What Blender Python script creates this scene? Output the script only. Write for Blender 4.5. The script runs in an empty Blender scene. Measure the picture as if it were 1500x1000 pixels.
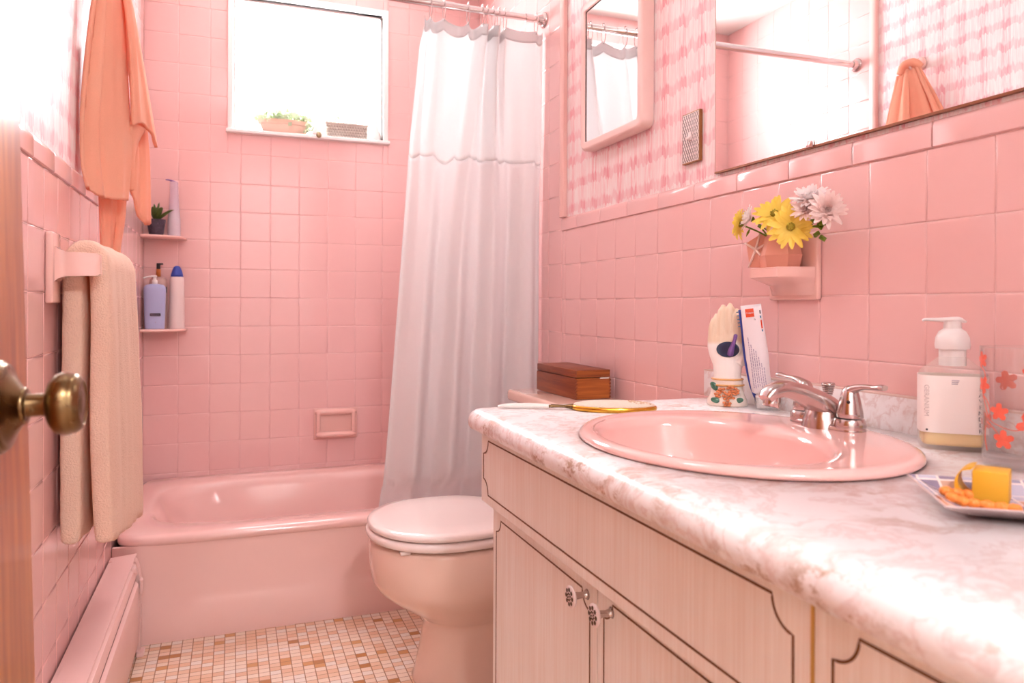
import bpy, bmesh, math, random
from mathutils import Vector, Matrix, noise as mnoise
R = random.Random(7)
SC = bpy.context.scene
COL = SC.collection
PI = math.pi
W = 1.2786      # room width
H = 2.24        # ceiling height
P = .108        # wall tile pitch

# ------------------------------------------------------------------ materials
def lin(h):
    if isinstance(h, (tuple, list)): v = [c / 255 for c in h]
    else: v = [int(h[i:i+2], 16) / 255 for i in (0, 2, 4)]
    return tuple((c / 12.92 if c <= .04045 else ((c + .055) / 1.055) ** 2.4) for c in v) + (1,)

class NT:
    def __init__(s, name):
        s.m = bpy.data.materials.new(name); s.m.use_nodes = True
        s.t = s.m.node_tree; s.b = s.t.nodes['Principled BSDF']; s.out = s.t.nodes['Material Output']
    def n(s, typ, **kw):
        nd = s.t.nodes.new(typ)
        for k, v in kw.items():
            if k.startswith('i_'):
                key = k[2:]
                key = int(key) if key.isdigit() else key.replace('_', ' ')
                nd.inputs[key].default_value = v
            else: setattr(nd, k, v)
        return nd
    def l(s, a, b): s.t.links.new(a, b)
    def math(s, op, a, b=None, c=None):
        nd = s.t.nodes.new('ShaderNodeMath'); nd.operation = op
        for i, x in enumerate((a, b, c)):
            if x is None: continue
            if isinstance(x, (int, float)): nd.inputs[i].default_value = x
            else: s.l(x, nd.inputs[i])
        return nd.outputs[0]
    def mix(s, fac, a, b, bt='MIX'):
        nd = s.t.nodes.new('ShaderNodeMix'); nd.data_type = 'RGBA'; nd.blend_type = bt
        for key, x in ((0, fac), (6, a), (7, b)):
            if isinstance(x, (int, float)): nd.inputs[key].default_value = x
            elif isinstance(x, tuple): nd.inputs[key].default_value = x
            else: s.l(x, nd.inputs[key])
        return nd.outputs[2]
    def ramp(s, fac, stops):
        nd = s.t.nodes.new('ShaderNodeValToRGB'); cr = nd.color_ramp
        while len(cr.elements) < len(stops): cr.elements.new(.5)
        for e, (p, c) in zip(cr.elements, stops):
            e.position = p; e.color = c if isinstance(c, tuple) else (c, c, c, 1)
        s.l(fac, nd.inputs[0]); return nd.outputs[0]
    def bump(s, h, strength=.3, dist=.002):
        nd = s.n('ShaderNodeBump'); nd.inputs['Strength'].default_value = strength
        nd.inputs['Distance'].default_value = dist; s.l(h, nd.inputs['Height'])
        s.l(nd.outputs[0], s.b.inputs['Normal'])
    def obj(s): return s.n('ShaderNodeTexCoord').outputs['Object']
    def pos(s): return s.n('ShaderNodeNewGeometry').outputs['Position']
    def noise(s, vec, scale, detail=3, rough=.5, dist=0):
        nd = s.n('ShaderNodeTexNoise'); nd.inputs['Scale'].default_value = scale
        nd.inputs['Detail'].default_value = detail; nd.inputs['Roughness'].default_value = rough
        nd.inputs['Distortion'].default_value = dist; s.l(vec, nd.inputs['Vector']); return nd.outputs[0]
    def scale(s, vec, x, y, z):
        nd = s.n('ShaderNodeMapping'); nd.inputs['Scale'].default_value = (x, y, z)
        s.l(vec, nd.inputs['Vector']); return nd.outputs[0]

def simple(name, col, rough=.4, metal=0, coat=0, spec=.5, sheen=0, trans=0, ior=1.45, sss=0):
    t = NT(name); b = t.b
    b.inputs['Base Color'].default_value = lin(col); b.inputs['Roughness'].default_value = rough
    b.inputs['Metallic'].default_value = metal; b.inputs['Coat Weight'].default_value = coat
    b.inputs['Specular IOR Level'].default_value = spec; b.inputs['IOR'].default_value = ior
    b.inputs['Transmission Weight'].default_value = trans
    if sheen: b.inputs['Sheen Weight'].default_value = sheen
    nz = t.noise(t.obj(), 40, 2)
    t.l(t.math('MULTIPLY_ADD', nz, .08, max(rough - .04, 0)), b.inputs['Roughness'])
    return t.m

def cloth_mat(name, col, scale=700, bump=.5, transl=0.0, rough=.95, tcol=None, dist=.002):
    t = NT(name); b = t.b
    v = t.obj()
    c = lin(col)
    nz = t.noise(v, scale, 2, .6)
    n2 = t.noise(v, 9, 2)
    dark = tuple(x * .93 for x in c[:3]) + (1,)
    col_o = t.mix(t.ramp(nz, [(.3, 0.0), (.7, 1.0)]), dark, c)
    t.l(col_o, b.inputs['Base Color'])
    b.inputs['Roughness'].default_value = rough; b.inputs['Specular IOR Level'].default_value = .1
    b.inputs['Sheen Weight'].default_value = .1
    t.bump(nz, bump, dist)
    if transl > 0:
        tr = t.n('ShaderNodeBsdfTranslucent'); tr.inputs['Color'].default_value = lin(tcol or col)
        mx = t.n('ShaderNodeMixShader'); mx.inputs[0].default_value = transl
        t.l(b.outputs[0], mx.inputs[1]); t.l(tr.outputs[0], mx.inputs[2]); t.l(mx.outputs[0], t.out.inputs[0])
    return t.m

def ceramic(name, col, rough=.12, var=.03):
    t = NT(name); b = t.b
    c = lin(col); d = tuple(x * (1 - var) for x in c[:3]) + (1,)
    nz = t.noise(t.pos(), 6, 2)
    t.l(t.mix(nz, d, c), b.inputs['Base Color'])
    b.inputs['Roughness'].default_value = rough
    b.inputs['Coat Weight'].default_value = .5; b.inputs['Coat Roughness'].default_value = .05
    return t.m

def tile_mat():
    t = NT('pink_glazed_tile'); b = t.b
    at = t.n('ShaderNodeAttribute', attribute_name='tint')
    c = lin('f3c9c6'); d = lin('f0c0bd')
    t.l(t.mix(at.outputs['Fac'], d, c), b.inputs['Base Color'])
    b.inputs['Roughness'].default_value = .16
    b.inputs['Coat Weight'].default_value = .3; b.inputs['Coat Roughness'].default_value = .06
    nz = t.noise(t.pos(), 14, 2)
    t.bump(nz, .12, .004)
    return t.m

def wallpaper_mat():
    t = NT('brushed_check_wallpaper'); b = t.b
    sp = t.n('ShaderNodeSeparateXYZ'); t.l(t.pos(), sp.inputs[0])
    y, z = sp.outputs[1], sp.outputs[2]
    jit = t.noise(t.scale(t.pos(), 1, 90, 6), 1, 2)
    jz = t.math('MULTIPLY_ADD', jit, .05, -.025)
    fz = t.math('FRACT', t.math('DIVIDE', t.math('ADD', t.math('ADD', z, .017), jz), .0725))
    fy = t.math('FRACT', t.math('DIVIDE', t.math('ADD', y, 5.0), .075))
    band = t.ramp(fz, [(0, 1.0), (.30, 1.0), (.40, 0.0), (.94, 0.0)])
    col = t.ramp(fy, [(0, 1.0), (.36, 1.0), (.5, .12), (.9, .12)])
    br = t.noise(t.scale(t.pos(), 1, 150, 9), 1, 4, .7)
    br = t.ramp(br, [(.40, 0.0), (.60, 1.0)])
    br2 = t.noise(t.scale(t.pos(), 1, 260, 14), 1, 3, .6)
    br2 = t.ramp(br2, [(.35, 0.0), (.7, 1.0)])
    white = lin('f5eae7'); lp = lin('f0b9bd'); mp = lin('e58a97')
    k1 = t.math('MULTIPLY', t.math('MULTIPLY_ADD', col, .55, .35), br)
    base = t.mix(k1, white, lp)
    k2 = t.math('MULTIPLY', band, t.math('MULTIPLY_ADD', col, .42, .40))
    k2 = t.math('MULTIPLY', k2, t.math('MULTIPLY_ADD', br2, .85, .3))
    c = t.mix(k2, base, mp)
    t.l(c, b.inputs['Base Color']); b.inputs['Roughness'].default_value = .55
    return t.m

def floor_mat():
    t = NT('peach_mosaic'); b = t.b
    sp = t.n('ShaderNodeSeparateXYZ'); t.l(t.pos(), sp.inputs[0])
    px, py = .0272, .0205
    ux = t.math('DIVIDE', t.math('ADD', sp.outputs[0], 3.003), px); uy = t.math('DIVIDE', t.math('ADD', sp.outputs[1], 8.0), py)
    cx = t.math('FLOOR', ux); cy = t.math('FLOOR', uy)
    cb = t.n('ShaderNodeCombineXYZ'); t.l(cx, cb.inputs[0]); t.l(cy, cb.inputs[1])
    wn = t.n('ShaderNodeTexWhiteNoise', noise_dimensions='3D'); t.l(cb.outputs[0], wn.inputs[0])
    nd = t.t.nodes.new('ShaderNodeValToRGB'); nd.color_ramp.interpolation = 'CONSTANT'
    stops = [(0, 'f3ddcb'), (.27, 'ecc7ab'), (.47, 'f1d4c0'), (.66, 'e9bd9d'), (.82, 'f0e2d8'), (.945, 'b9793c'), (.965, 'd3965c')]
    cr = nd.color_ramp
    while len(cr.elements) < len(stops): cr.elements.new(.5)
    for e, (p, c) in zip(cr.elements, stops): e.position = p; e.color = lin(c)
    t.l(wn.outputs[0], nd.inputs[0])
    fx = t.math('FRACT', ux); fy = t.math('FRACT', uy)
    def edge(f, w):
        a = t.math('SUBTRACT', .5, t.math('ABSOLUTE', t.math('SUBTRACT', f, .5)))
        mr = t.n('ShaderNodeMapRange'); mr.inputs[1].default_value = w * .6; mr.inputs[2].default_value = w * 1.6
        t.l(a, mr.inputs[0]); return mr.outputs[0]
    m = t.math('MULTIPLY', edge(fx, .035), edge(fy, .04))
    sp2 = t.noise(t.pos(), 900, 2)
    tc = t.mix(t.math('MULTIPLY', t.ramp(sp2, [(.45, 0.0), (.7, 1.0)]), .25), nd.outputs[0], lin('d9ac8a'))
    t.l(t.mix(m, lin('a06a42'), tc), b.inputs['Base Color'])
    b.inputs['Roughness'].default_value = .35
    t.bump(m, .5, .0008)
    return t.m

def marble_mat():
    t = NT('marbled_laminate'); b = t.b
    v = t.pos()
    warp = t.n('ShaderNodeTexNoise'); warp.inputs['Scale'].default_value = 5; warp.inputs['Detail'].default_value = 5
    t.l(v, warp.inputs['Vector'])
    add = t.n('ShaderNodeVectorMath', operation='MULTIPLY_ADD')
    t.l(warp.outputs['Color'], add.inputs[0]); add.inputs[1].default_value = (.5, .5, .5); t.l(v, add.inputs[2])
    n1 = t.noise(add.outputs[0], 4.2, 6, .62)
    vein = t.math('ABSOLUTE', t.math('SUBTRACT', n1, .5))
    vm = t.ramp(vein, [(0, 1.0), (.018, .55), (.055, 0.0)])
    msk = t.ramp(t.noise(v, 7, 3), [(.42, 0.0), (.62, 1.0)])
    n3 = t.noise(add.outputs[0], 11, 5, .6)
    v2 = t.ramp(t.math('ABSOLUTE', t.math('SUBTRACT', n3, .5)), [(0, 1.0), (.02, .5), (.05, 0.0)])
    cloud = t.ramp(t.noise(v, 4, 5, .6), [(.35, 0.0), (.7, 1.0)])
    base = t.mix(cloud, lin('fbf8f8'), lin('f3ebeb'))
    c1 = t.mix(t.math('MULTIPLY', t.math('MULTIPLY', vm, msk), .75), base, lin('bf9a84'))
    c2 = t.mix(t.math('MULTIPLY', v2, .4), c1, lin('cfa39b'))
    sp = t.n('ShaderNodeSeparateXYZ'); t.l(v, sp.inputs[0])
    # the laminate's printed brown fleck runs along the rolled front strip
    fr = t.ramp(t.noise(t.scale(v, 1.4, 1, 1.4), 26, 8, .78), [(.51, 0.0), (.58, 1.0)])
    fm = t.ramp(t.noise(v, 9, 2), [(.45, 0.0), (.6, 1.0)])
    edge = t.n('ShaderNodeMapRange'); edge.inputs[1].default_value = .7375; edge.inputs[2].default_value = .730
    t.l(sp.outputs[2], edge.inputs[0])
    k = t.math('MULTIPLY', t.math('MULTIPLY', fr, fm), t.math('MULTIPLY', edge.outputs[0], .8))
    t.l(t.mix(k, c2, lin('a87a52')), b.inputs['Base Color'])
    b.inputs['Roughness'].default_value = .3
    b.inputs['Coat Weight'].default_value = .15; b.inputs['Coat Roughness'].default_value = .12
    return t.m

def wood_mat(name, c1, c2, axis=2, sc=1.0, rough=.35, coat=0, fine=140):
    t = NT(name); b = t.b
    s3 = [fine * sc] * 3; s3[axis] = 5 * sc
    v = t.scale(t.obj(), *s3)
    g = t.noise(v, 1, 4, .6, .3)
    s4 = [14 * sc] * 3; s4[axis] = 1.5 * sc
    g2 = t.noise(t.scale(t.obj(), *s4), 1, 3, .5, 1.2)
    f = t.math('MULTIPLY_ADD', g, .6, t.math('MULTIPLY', g2, .4))
    t.l(t.mix(t.ramp(f, [(.38, 0.0), (.62, 1.0)]), lin(c1), lin(c2)), b.inputs['Base Color'])
    b.inputs['Roughness'].default_value = rough; b.inputs['Coat Weight'].default_value = coat
    b.inputs['Coat Roughness'].default_value = .18
    t.bump(g, .15, .001)
    return t.m

def glass_mat(name, tint=(255, 255, 255), mix=.12, rough=.02):
    # clear thin glass: transparent body with a glossy skin
    t = NT(name)
    tr = t.n('ShaderNodeBsdfTransparent'); tr.inputs[0].default_value = lin(tint)
    gl = t.n('ShaderNodeBsdfGlossy'); gl.inputs['Roughness'].default_value = rough
    fr = t.n('ShaderNodeLayerWeight'); fr.inputs[0].default_value = .5
    f = t.math('MULTIPLY_ADD', t.math('POWER', fr.outputs[1], 3.0), .75, mix * .4)
    mx = t.n('ShaderNodeMixShader'); t.l(f, mx.inputs[0]); t.l(tr.outputs[0], mx.inputs[1]); t.l(gl.outputs[0], mx.inputs[2])
    t.l(mx.outputs[0], t.out.inputs[0]); return t.m

def translucent_plastic(name, col, alpha=.5):
    t = NT(name)
    tr = t.n('ShaderNodeBsdfTransparent'); tr.inputs[0].default_value = (1, 1, 1, 1)
    t.b.inputs['Base Color'].default_value = lin(col); t.b.inputs['Roughness'].default_value = .25
    mx = t.n('ShaderNodeMixShader'); mx.inputs[0].default_value = alpha
    t.l(tr.outputs[0], mx.inputs[1]); t.l(t.b.outputs[0], mx.inputs[2]); t.l(mx.outputs[0], t.out.inputs[0]); return t.m

def leaf_mat(name, c1, c2, transl=.3):
    t = NT(name); b = t.b
    nz = t.noise(t.obj(), 60, 3)
    t.l(t.mix(nz, lin(c1), lin(c2)), b.inputs['Base Color']); b.inputs['Roughness'].default_value = .5
    tr = t.n('ShaderNodeBsdfTranslucent'); tr.inputs[0].default_value = lin(c2)
    mx = t.n('ShaderNodeMixShader'); mx.inputs[0].default_value = transl
    t.l(b.outputs[0], mx.inputs[1]); t.l(tr.outputs[0], mx.inputs[2]); t.l(mx.outputs[0], t.out.inputs[0]); return t.m

M = {}
M['tile'] = tile_mat()
M['grout'] = simple('pink_grout', 'f6d3cf', .7)
M['paper'] = wallpaper_mat()
M['plaster'] = simple('white_plaster', 'f3efec', .8)
M['pinktrim'] = simple('pink_paint', 'f4c6be', .35)
M['pinkwall'] = simple('pink_alcove_paint', 'f0bdb5', .35)
M['floor'] = floor_mat()
M['tub'] = ceramic('pink_enamel', 'f6cbc4', .1)
M['toilet'] = ceramic('peach_vitreous_china', 'f6d3c3', .09)
M['seat'] = ceramic('pale_pink_seat', 'f9e7e2', .16)
M['sink'] = ceramic('pink_sink_enamel', 'f3bfb8', .1)
M['fixture'] = ceramic('pink_fixture_glaze', 'f3c3b9', .15)
M['marble'] = marble_mat()
M['cabwood'] = wood_mat('pale_wood_laminate', 'f4e8dd', 'fdf8f1', axis=2, rough=.42, fine=260)
M['cabside'] = wood_mat('pale_wood_side', 'f4e8dd', 'fdf8f1', axis=2, rough=.5, fine=170)
M['groove'] = simple('bronze_inlay', '7a5434', .4, .5)
M['brassline'] = simple('gold_edge_strip', 'd8b46a', .35, .7)
M['doorwood'] = wood_mat('honey_door_wood', '9a4810', 'da8a3a', axis=2, rough=.3, coat=.5, fine=80)
M['boxwood'] = wood_mat('cherry_box_wood', '70341c', '9a5026', axis=1, rough=.4, fine=120)
M['boxend'] = wood_mat('cherry_box_end_wood', '7c3a16', 'b8682a', axis=0, rough=.4, fine=120)
M['brass'] = simple('antique_brass', '7d6647', .28, 1)
M['chrome'] = simple('brushed_nickel', 'c9bfbd', .2, 1)
M['steel'] = simple('polished_steel', 'dcd7d6', .12, 1)
M['mirror'] = simple('silvered_mirror', 'f6f6f6', .0, 1)
M['mirror'].node_tree.nodes['Principled BSDF'].inputs['Roughness'].default_value = 0
for l_ in list(M['mirror'].node_tree.links):
    if l_.to_socket.name == 'Roughness': M['mirror'].node_tree.links.remove(l_)
M['dark'] = simple('dark_gap', '3a2420', .8)
M['black'] = simple('black_plastic', '1e1b1f', .35)
M['white'] = simple('white_plastic', 'f1ecea', .3)
M['winwhite'] = simple('white_window_paint', 'f4f0ee', .4)
M['curtain'] = cloth_mat('white_curtain_fabric', 'f8f5f5', 900, .3, .46, tcol='f5efef', dist=.0008)
M['sheer'] = cloth_mat('sheer_curtain_fabric', 'fbfafa', 900, .3, .40, tcol='fbfafa', dist=.0008)
M['towel'] = cloth_mat('peach_terry', 'ffddc6', 300, 1.0, .2, tcol='ffa06a', dist=.0022)
M['towelsmooth'] = cloth_mat('peach_towel_cloth', 'ffc9ab', 600, .4, .36, tcol='ff8a58', dist=.0006)
M['glass'] = glass_mat('clear_glass')
M['winglass'] = glass_mat('window_glass', mix=.05)
M['heater'] = simple('pink_painted_metal', 'f4cac4', .3)
M['blue'] = simple('cobalt_plastic', '3a4fae', .35)
M['lav'] = simple('lavender_plastic', 'b4bbe3', .4)
M['bwhite'] = simple('pearl_white_bottle', 'efdcd9', .3)
M['clearpink'] = translucent_plastic('clear_pink_bottle', 'f1c6bd', .6)
M['lilac'] = translucent_plastic('clear_lilac_bottle', 'e7d3e4', .5)
M['purple'] = simple('purple_plastic', '7b5597', .35)
M['copper'] = simple('amber_liquid_band', 'c8763a', .3)
M['gold'] = simple('gold_metal', 'd9a540', .22, 1)
M['pearl'] = simple('pearl_handle', 'eee6e0', .2)
M['lace'] = cloth_mat('cream_brocade', 'f2dccb', 260, .8, 0, dist=.003)
M['potdark'] = None
t = NT('dark_marbled_pot'); nz = t.noise(t.obj(), 40, 5, .7, 2)
t.l(t.ramp(nz, [(.3, lin('2b2733')), (.6, lin('4d4658')), (.75, lin('8b8090'))]), t.b.inputs['Base Color']); t.b.inputs['Roughness'].default_value = .3
M['potdark'] = t.m
M['terra'] = simple('pale_terracotta', 'eec8b6', .7)
M['wicker'] = wood_mat('grey_wicker', 'b3a69c', 'd2c8be', axis=0, rough=.7, fine=90)
M['green'] = leaf_mat('agave_green', '2f4a1f', '6b7d36', .1)
M['palegreen'] = leaf_mat('pale_ivy_green', 'a3b890', 'd2dec2', .1)
M['stemgreen'] = leaf_mat('flower_leaf_green', '4c6b16', '91a52c', .2)
M['yellow'] = leaf_mat('yellow_petal', 'fbd53a', 'ffe978', .3)
M['ycentre'] = simple('olive_flower_centre', '9c8a26', .8)
M['pinkpetal'] = leaf_mat('pale_pink_petal', 'fbd6cf', 'fff0ec', .3)
M['whitepetal'] = leaf_mat('white_pink_petal', 'fdeae6', 'fffafa', .3)
M['vase'] = simple('matte_pink_vase', 'eaa793', .5)
M['vaseedge'] = simple('pale_star_edge', 'f3d4ca', .3)
M['bisque'] = simple('cream_bisque', 'f0dfd2', .35, 0, .4)
t = NT('bisque_with_tan_fingers'); sp = t.n('ShaderNodeSeparateXYZ'); t.l(t.pos(), sp.inputs[0])
mr = t.n('ShaderNodeMapRange'); mr.inputs[1].default_value = .855; mr.inputs[2].default_value = .862; t.l(sp.outputs[2], mr.inputs[0])
stk = t.noise(t.scale(t.pos(), 220, 220, 14), 1, 3)
t.l(t.mix(mr.outputs[0], lin('f6ebe4'), t.mix(stk, lin('e2c4a4'), lin('f0dcc6'))), t.b.inputs['Base Color']); t.b.inputs['Roughness'].default_value = .35
M['handglaze'] = t.m
M['bone'] = simple('tan_bisque', 'e8cdb4', .4, 0, .3)
M['orange'] = simple('orange_glaze', 'd98250', .35, 0, .3)
M['ochre'] = simple('ochre_glaze', 'e0a968', .35, 0, .3)
M['leafglaze'] = simple('green_glaze', '47745f', .25, 0, .5)
M['navy'] = simple('navy_glaze', '12304f', .2, 0, .6)
M['red'] = simple('red_print', 'e04a22', .4)
M['coral'] = simple('coral_print', 'ef6c55', .4)
M['ink'] = simple('violet_grey_print', 'a292ab', .5)
M['darkink'] = simple('dark_print', '3c3340', .5)
M['teal'] = simple('teal_print', '2f7aa0', .4)
M['tube'] = simple('white_tube_plastic', 'eadfe2', .3)
M['soap'] = translucent_plastic('clear_soap_bottle', 'fbf3ef', .2)
M['label'] = simple('cream_label', 'fdf4ef', .5)
M['liquid'] = simple('yellow_soap_liquid', 'ffe09a', .2)
M['mosaicp'] = None
t = NT('mosaic_tile_plate'); v = t.scale(t.obj(), 52, 52, 52)
sp = t.n('ShaderNodeSeparateXYZ'); t.l(v, sp.inputs[0])
cb = t.n('ShaderNodeCombineXYZ'); t.l(t.math('FLOOR', sp.outputs[0]), cb.inputs[0]); t.l(t.math('FLOOR', sp.outputs[1]), cb.inputs[1])
wn = t.n('ShaderNodeTexWhiteNoise', noise_dimensions='3D'); t.l(cb.outputs[0], wn.inputs[0])
rr = t.t.nodes.new('ShaderNodeValToRGB'); rr.color_ramp.interpolation = 'CONSTANT'
st = [(0, '9d97a8'), (.25, 'b9b4c4'), (.45, '3b2f3c'), (.58, 'c9a08b'), (.72, '8d7f93'), (.88, 'e2cfc6')]
while len(rr.color_ramp.elements) < len(st): rr.color_ramp.elements.new(.5)
for e, (p, c) in zip(rr.color_ramp.elements, st): e.position = p; e.color = lin(c)
t.l(wn.outputs[0], rr.inputs[0])
fx = t.math('FRACT', sp.outputs[0]); fy = t.math('FRACT', sp.outputs[1])
g = t.math('MULTIPLY', t.math('GREATER_THAN', fx, .12), t.math('GREATER_THAN', fy, .12))
t.l(t.mix(g, lin('ecd9d3'), rr.outputs[0]), t.b.inputs['Base Color']); t.b.inputs['Roughness'].default_value = .2
M['mosaicp'] = t.m
M['plateunder'] = simple('grey_plate_underside', 'c9b4b2', .3)
M['amber'] = simple('amber_yellow', 'dfa62c', .45)
M['orangebead'] = simple('orange_bead', 'f0893a', .4)
M['fillglass'] = None
t = NT('opal_fill_lamp_glass'); t.b.inputs['Base Color'].default_value = (1, 1, 1, 1)
t.b.inputs['Emission Color'].default_value = (.96, .97, 1, 1); t.b.inputs['Emission Strength'].default_value = 11  # glow of the added bathroom fill lamp
M['fillglass'] = t.m
t = NT('opal_hall_fill_lamp_glass'); t.b.inputs['Base Color'].default_value = (1, 1, 1, 1)
t.b.inputs['Emission Color'].default_value = (.95, .97, 1, 1); t.b.inputs['Emission Strength'].default_value = 56  # glow of the added hallway fill lamp
M['hallfill'] = t.m
M['shade'] = simple('white_shade', 'f7f5f3', .6)

# ------------------------------------------------------------------ mesh helpers
def link(name, me, mats, parent=None, smooth=True):
    if not isinstance(mats, (list, tuple)): mats = [mats]
    for m in mats: me.materials.append(m)
    o = bpy.data.objects.new(name, me); COL.objects.link(o)
    if smooth:
        for p in me.polygons: p.use_smooth = True
    if parent is not None: o.parent = parent
    return o

def fin(name, bm, mats, parent=None, smooth=True, sharp=None, recalc=True):
    if recalc: bmesh.ops.recalc_face_normals(bm, faces=bm.faces)
    if parent is not None and parent.name not in ('',):
        inv = wm(parent).inverted()
        bm.transform(inv)
    me = bpy.data.meshes.new(name); bm.to_mesh(me); bm.free()
    o = link(name, me, mats, parent, smooth)
    if smooth and sharp is not None: me.set_sharp_from_angle(angle=math.radians(sharp))
    return o

def wm(o):
    m = Matrix.LocRotScale(o.location, o.rotation_euler, o.scale)
    return wm(o.parent) @ m if o.parent else m

def thing(name, label, cat, loc=(0, 0, 0), group=None, rot=(0, 0, 0)):
    o = bpy.data.objects.new(name, None); COL.objects.link(o); o.empty_display_size = .05
    o.location = loc; o.rotation_euler = rot
    o['label'] = label; o['category'] = cat
    if group: o['group'] = group
    return o

def tag(o, label, cat, group=None):
    o['label'] = label; o['category'] = cat
    if group: o['group'] = group
    return o

def struct(o): o['kind'] = 'structure'; return o

def box(bm, a, b, bev=0, seg=2, mi=0, mat=None):
    r = bmesh.ops.create_cube(bm, size=1)
    vs = r['verts']
    c = [(a[i] + b[i]) / 2 for i in range(3)]; s = [abs(b[i] - a[i]) for i in range(3)]
    for v in vs: v.co = Vector([c[i] + v.co[i] * s[i] for i in range(3)])
    fs = set(f for v in vs for f in v.link_faces)
    for f in fs: f.material_index = mi
    if bev:
        es = list(set(e for v in vs for e in v.link_edges))
        g = bmesh.ops.bevel(bm, geom=es, offset=bev, segments=seg, profile=.5, affect='EDGES')
        vs = list(set(v for f in g['faces'] for v in f.verts) | set(v for v in vs if v.is_valid))
        for f in g['faces']: f.material_index = mi
    if mat is not None:
        for v in vs: v.co = mat @ v.co
    return vs

def lathe(bm, prof, seg=32, mat=None, mi=0, capb=True, capt=True, sx=1, sy=1):
    mat = mat or Matrix()
    rings = []
    for r, z in prof:
        rings.append([bm.verts.new(mat @ Vector((r * sx * math.cos(2*PI*i/seg), r * sy * math.sin(2*PI*i/seg), z))) for i in range(seg)])
    skin(bm, rings, mi, capb, capt)
    return rings

def skin(bm, rings, mi=0, capb=True, capt=True, closed=True):
    for a, b in zip(rings, rings[1:]):
        n = len(a)
        for i in range(n if closed else n - 1):
            f = bm.faces.new((a[i], a[(i+1) % n], b[(i+1) % n], b[i])); f.material_index = mi
    if capb: bm.faces.new(list(reversed(rings[0]))).material_index = mi
    if capt: bm.faces.new(rings[-1]).material_index = mi

def cat_rom(pts, n=8):
    pts = [Vector(p) for p in pts]
    if len(pts) < 3: return [pts[0].lerp(pts[-1], i / n) for i in range(n + 1)]
    ext = [pts[0] * 2 - pts[1]] + pts + [pts[-1] * 2 - pts[-2]]
    out = []
    for i in range(1, len(ext) - 2):
        p0, p1, p2, p3 = ext[i-1:i+3]
        for k in range(n):
            t = k / n
            out.append(.5 * ((2*p1) + (p2-p0)*t + (2*p0-5*p1+4*p2-p3)*t*t + (3*p1-p0-3*p2+p3)*t**3))
    out.append(pts[-1]); return out

def interp(vals, n, m):
    # values at control points -> resampled list of m entries
    out = []
    for i in range(m):
        f = i / (m - 1) * (len(vals) - 1); k = min(int(f), len(vals) - 2); out.append(vals[k] + (vals[k+1] - vals[k]) * (f - k))
    return out

def tube(bm, pts, rad, seg=12, sub=8, mi=0, flat=1.0, up=(0, 0, 1), smooth=True, cap=True):
    path = cat_rom(pts, sub) if smooth and len(pts) > 2 else [Vector(p) for p in pts]
    rs = rad if isinstance(rad, (list, tuple)) else [rad, rad]
    rs = interp(rs, 0, len(path))
    up = Vector(up); rings = []; prev = None
    for i, p in enumerate(path):
        a = path[max(i-1, 0)]; b = path[min(i+1, len(path)-1)]
        t = (b - a).normalized()
        s = prev if prev is not None else t.cross(up)
        if s.length < 1e-4: s = t.cross(Vector((1, 0, 0)))
        s = (s - t * s.dot(t)).normalized(); prev = s
        u = s.cross(t).normalized()
        rings.append([bm.verts.new(p + s * (rs[i] * math.cos(2*PI*k/seg)) + u * (rs[i] * flat * math.sin(2*PI*k/seg))) for k in range(seg)])
    skin(bm, rings, mi, cap, cap)
    return rings

def ball(bm, c, r, seg=16, mi=0, mat=None):
    rx, ry, rz = (r, r, r) if isinstance(r, (int, float)) else r
    m = Matrix.Translation(c) @ (mat or Matrix()) @ Matrix.Diagonal((rx, ry, rz, 1))
    g = bmesh.ops.create_uvsphere(bm, u_segments=seg, v_segments=max(seg*2//3, 6), radius=1, matrix=m)
    for f in set(f for v in g['verts'] for f in v.link_faces): f.material_index = mi

def prism(bm, poly, a, b, axis=1, mi=0):
    # poly of 2D points, extruded on axis between a and b
    def mk(p, t):
        if axis == 0: return (t, p[0], p[1])
        if axis == 1: return (p[0], t, p[1])
        return (p[0], p[1], t)
    A = [bm.verts.new(mk(p, a)) for p in poly]; B = [bm.verts.new(mk(p, b)) for p in poly]
    skin(bm, [A, B], mi)

def sheet(bm, fn, nu, nv, th=0, mi=0):
    # surface fn(u,v)->Vector ; with thickness th closed to a slab
    g = [[Vector(fn(i/nu, j/nv)) for i in range(nu+1)] for j in range(nv+1)]
    def nrm(i, j):
        a = g[j][min(i+1, nu)] - g[j][max(i-1, 0)]; b = g[min(j+1, nv)][i] - g[max(j-1, 0)][i]
        n = a.cross(b); return n.normalized() if n.length > 1e-9 else Vector((1, 0, 0))
    if not th:
        vs = [[bm.verts.new(p) for p in row] for row in g]
        for j in range(nv):
            for i in range(nu): bm.faces.new((vs[j][i], vs[j][i+1], vs[j+1][i+1], vs[j+1][i])).material_index = mi
        return vs
    A = [[bm.verts.new(g[j][i] + nrm(i, j)*th/2) for i in range(nu+1)] for j in range(nv+1)]
    B = [[bm.verts.new(g[j][i] - nrm(i, j)*th/2) for i in range(nu+1)] for j in range(nv+1)]
    for j in range(nv):
        for i in range(nu):
            bm.faces.new((A[j][i], A[j][i+1], A[j+1][i+1], A[j+1][i])).material_index = mi
            bm.faces.new((B[j][i], B[j+1][i], B[j+1][i+1], B[j][i+1])).material_index = mi
    ring = [(0, i) for i in range(nu)] + [(j, nu) for j in range(nv)] + [(nv, i) for i in range(nu, 0, -1)] + [(j, 0) for j in range(nv, 0, -1)]
    for k in range(len(ring)):
        a = ring[k]; b = ring[(k+1) % len(ring)]
        bm.faces.new((A[a[0]][a[1]], B[a[0]][a[1]], B[b[0]][b[1]], A[b[0]][b[1]])).material_index = mi

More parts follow.
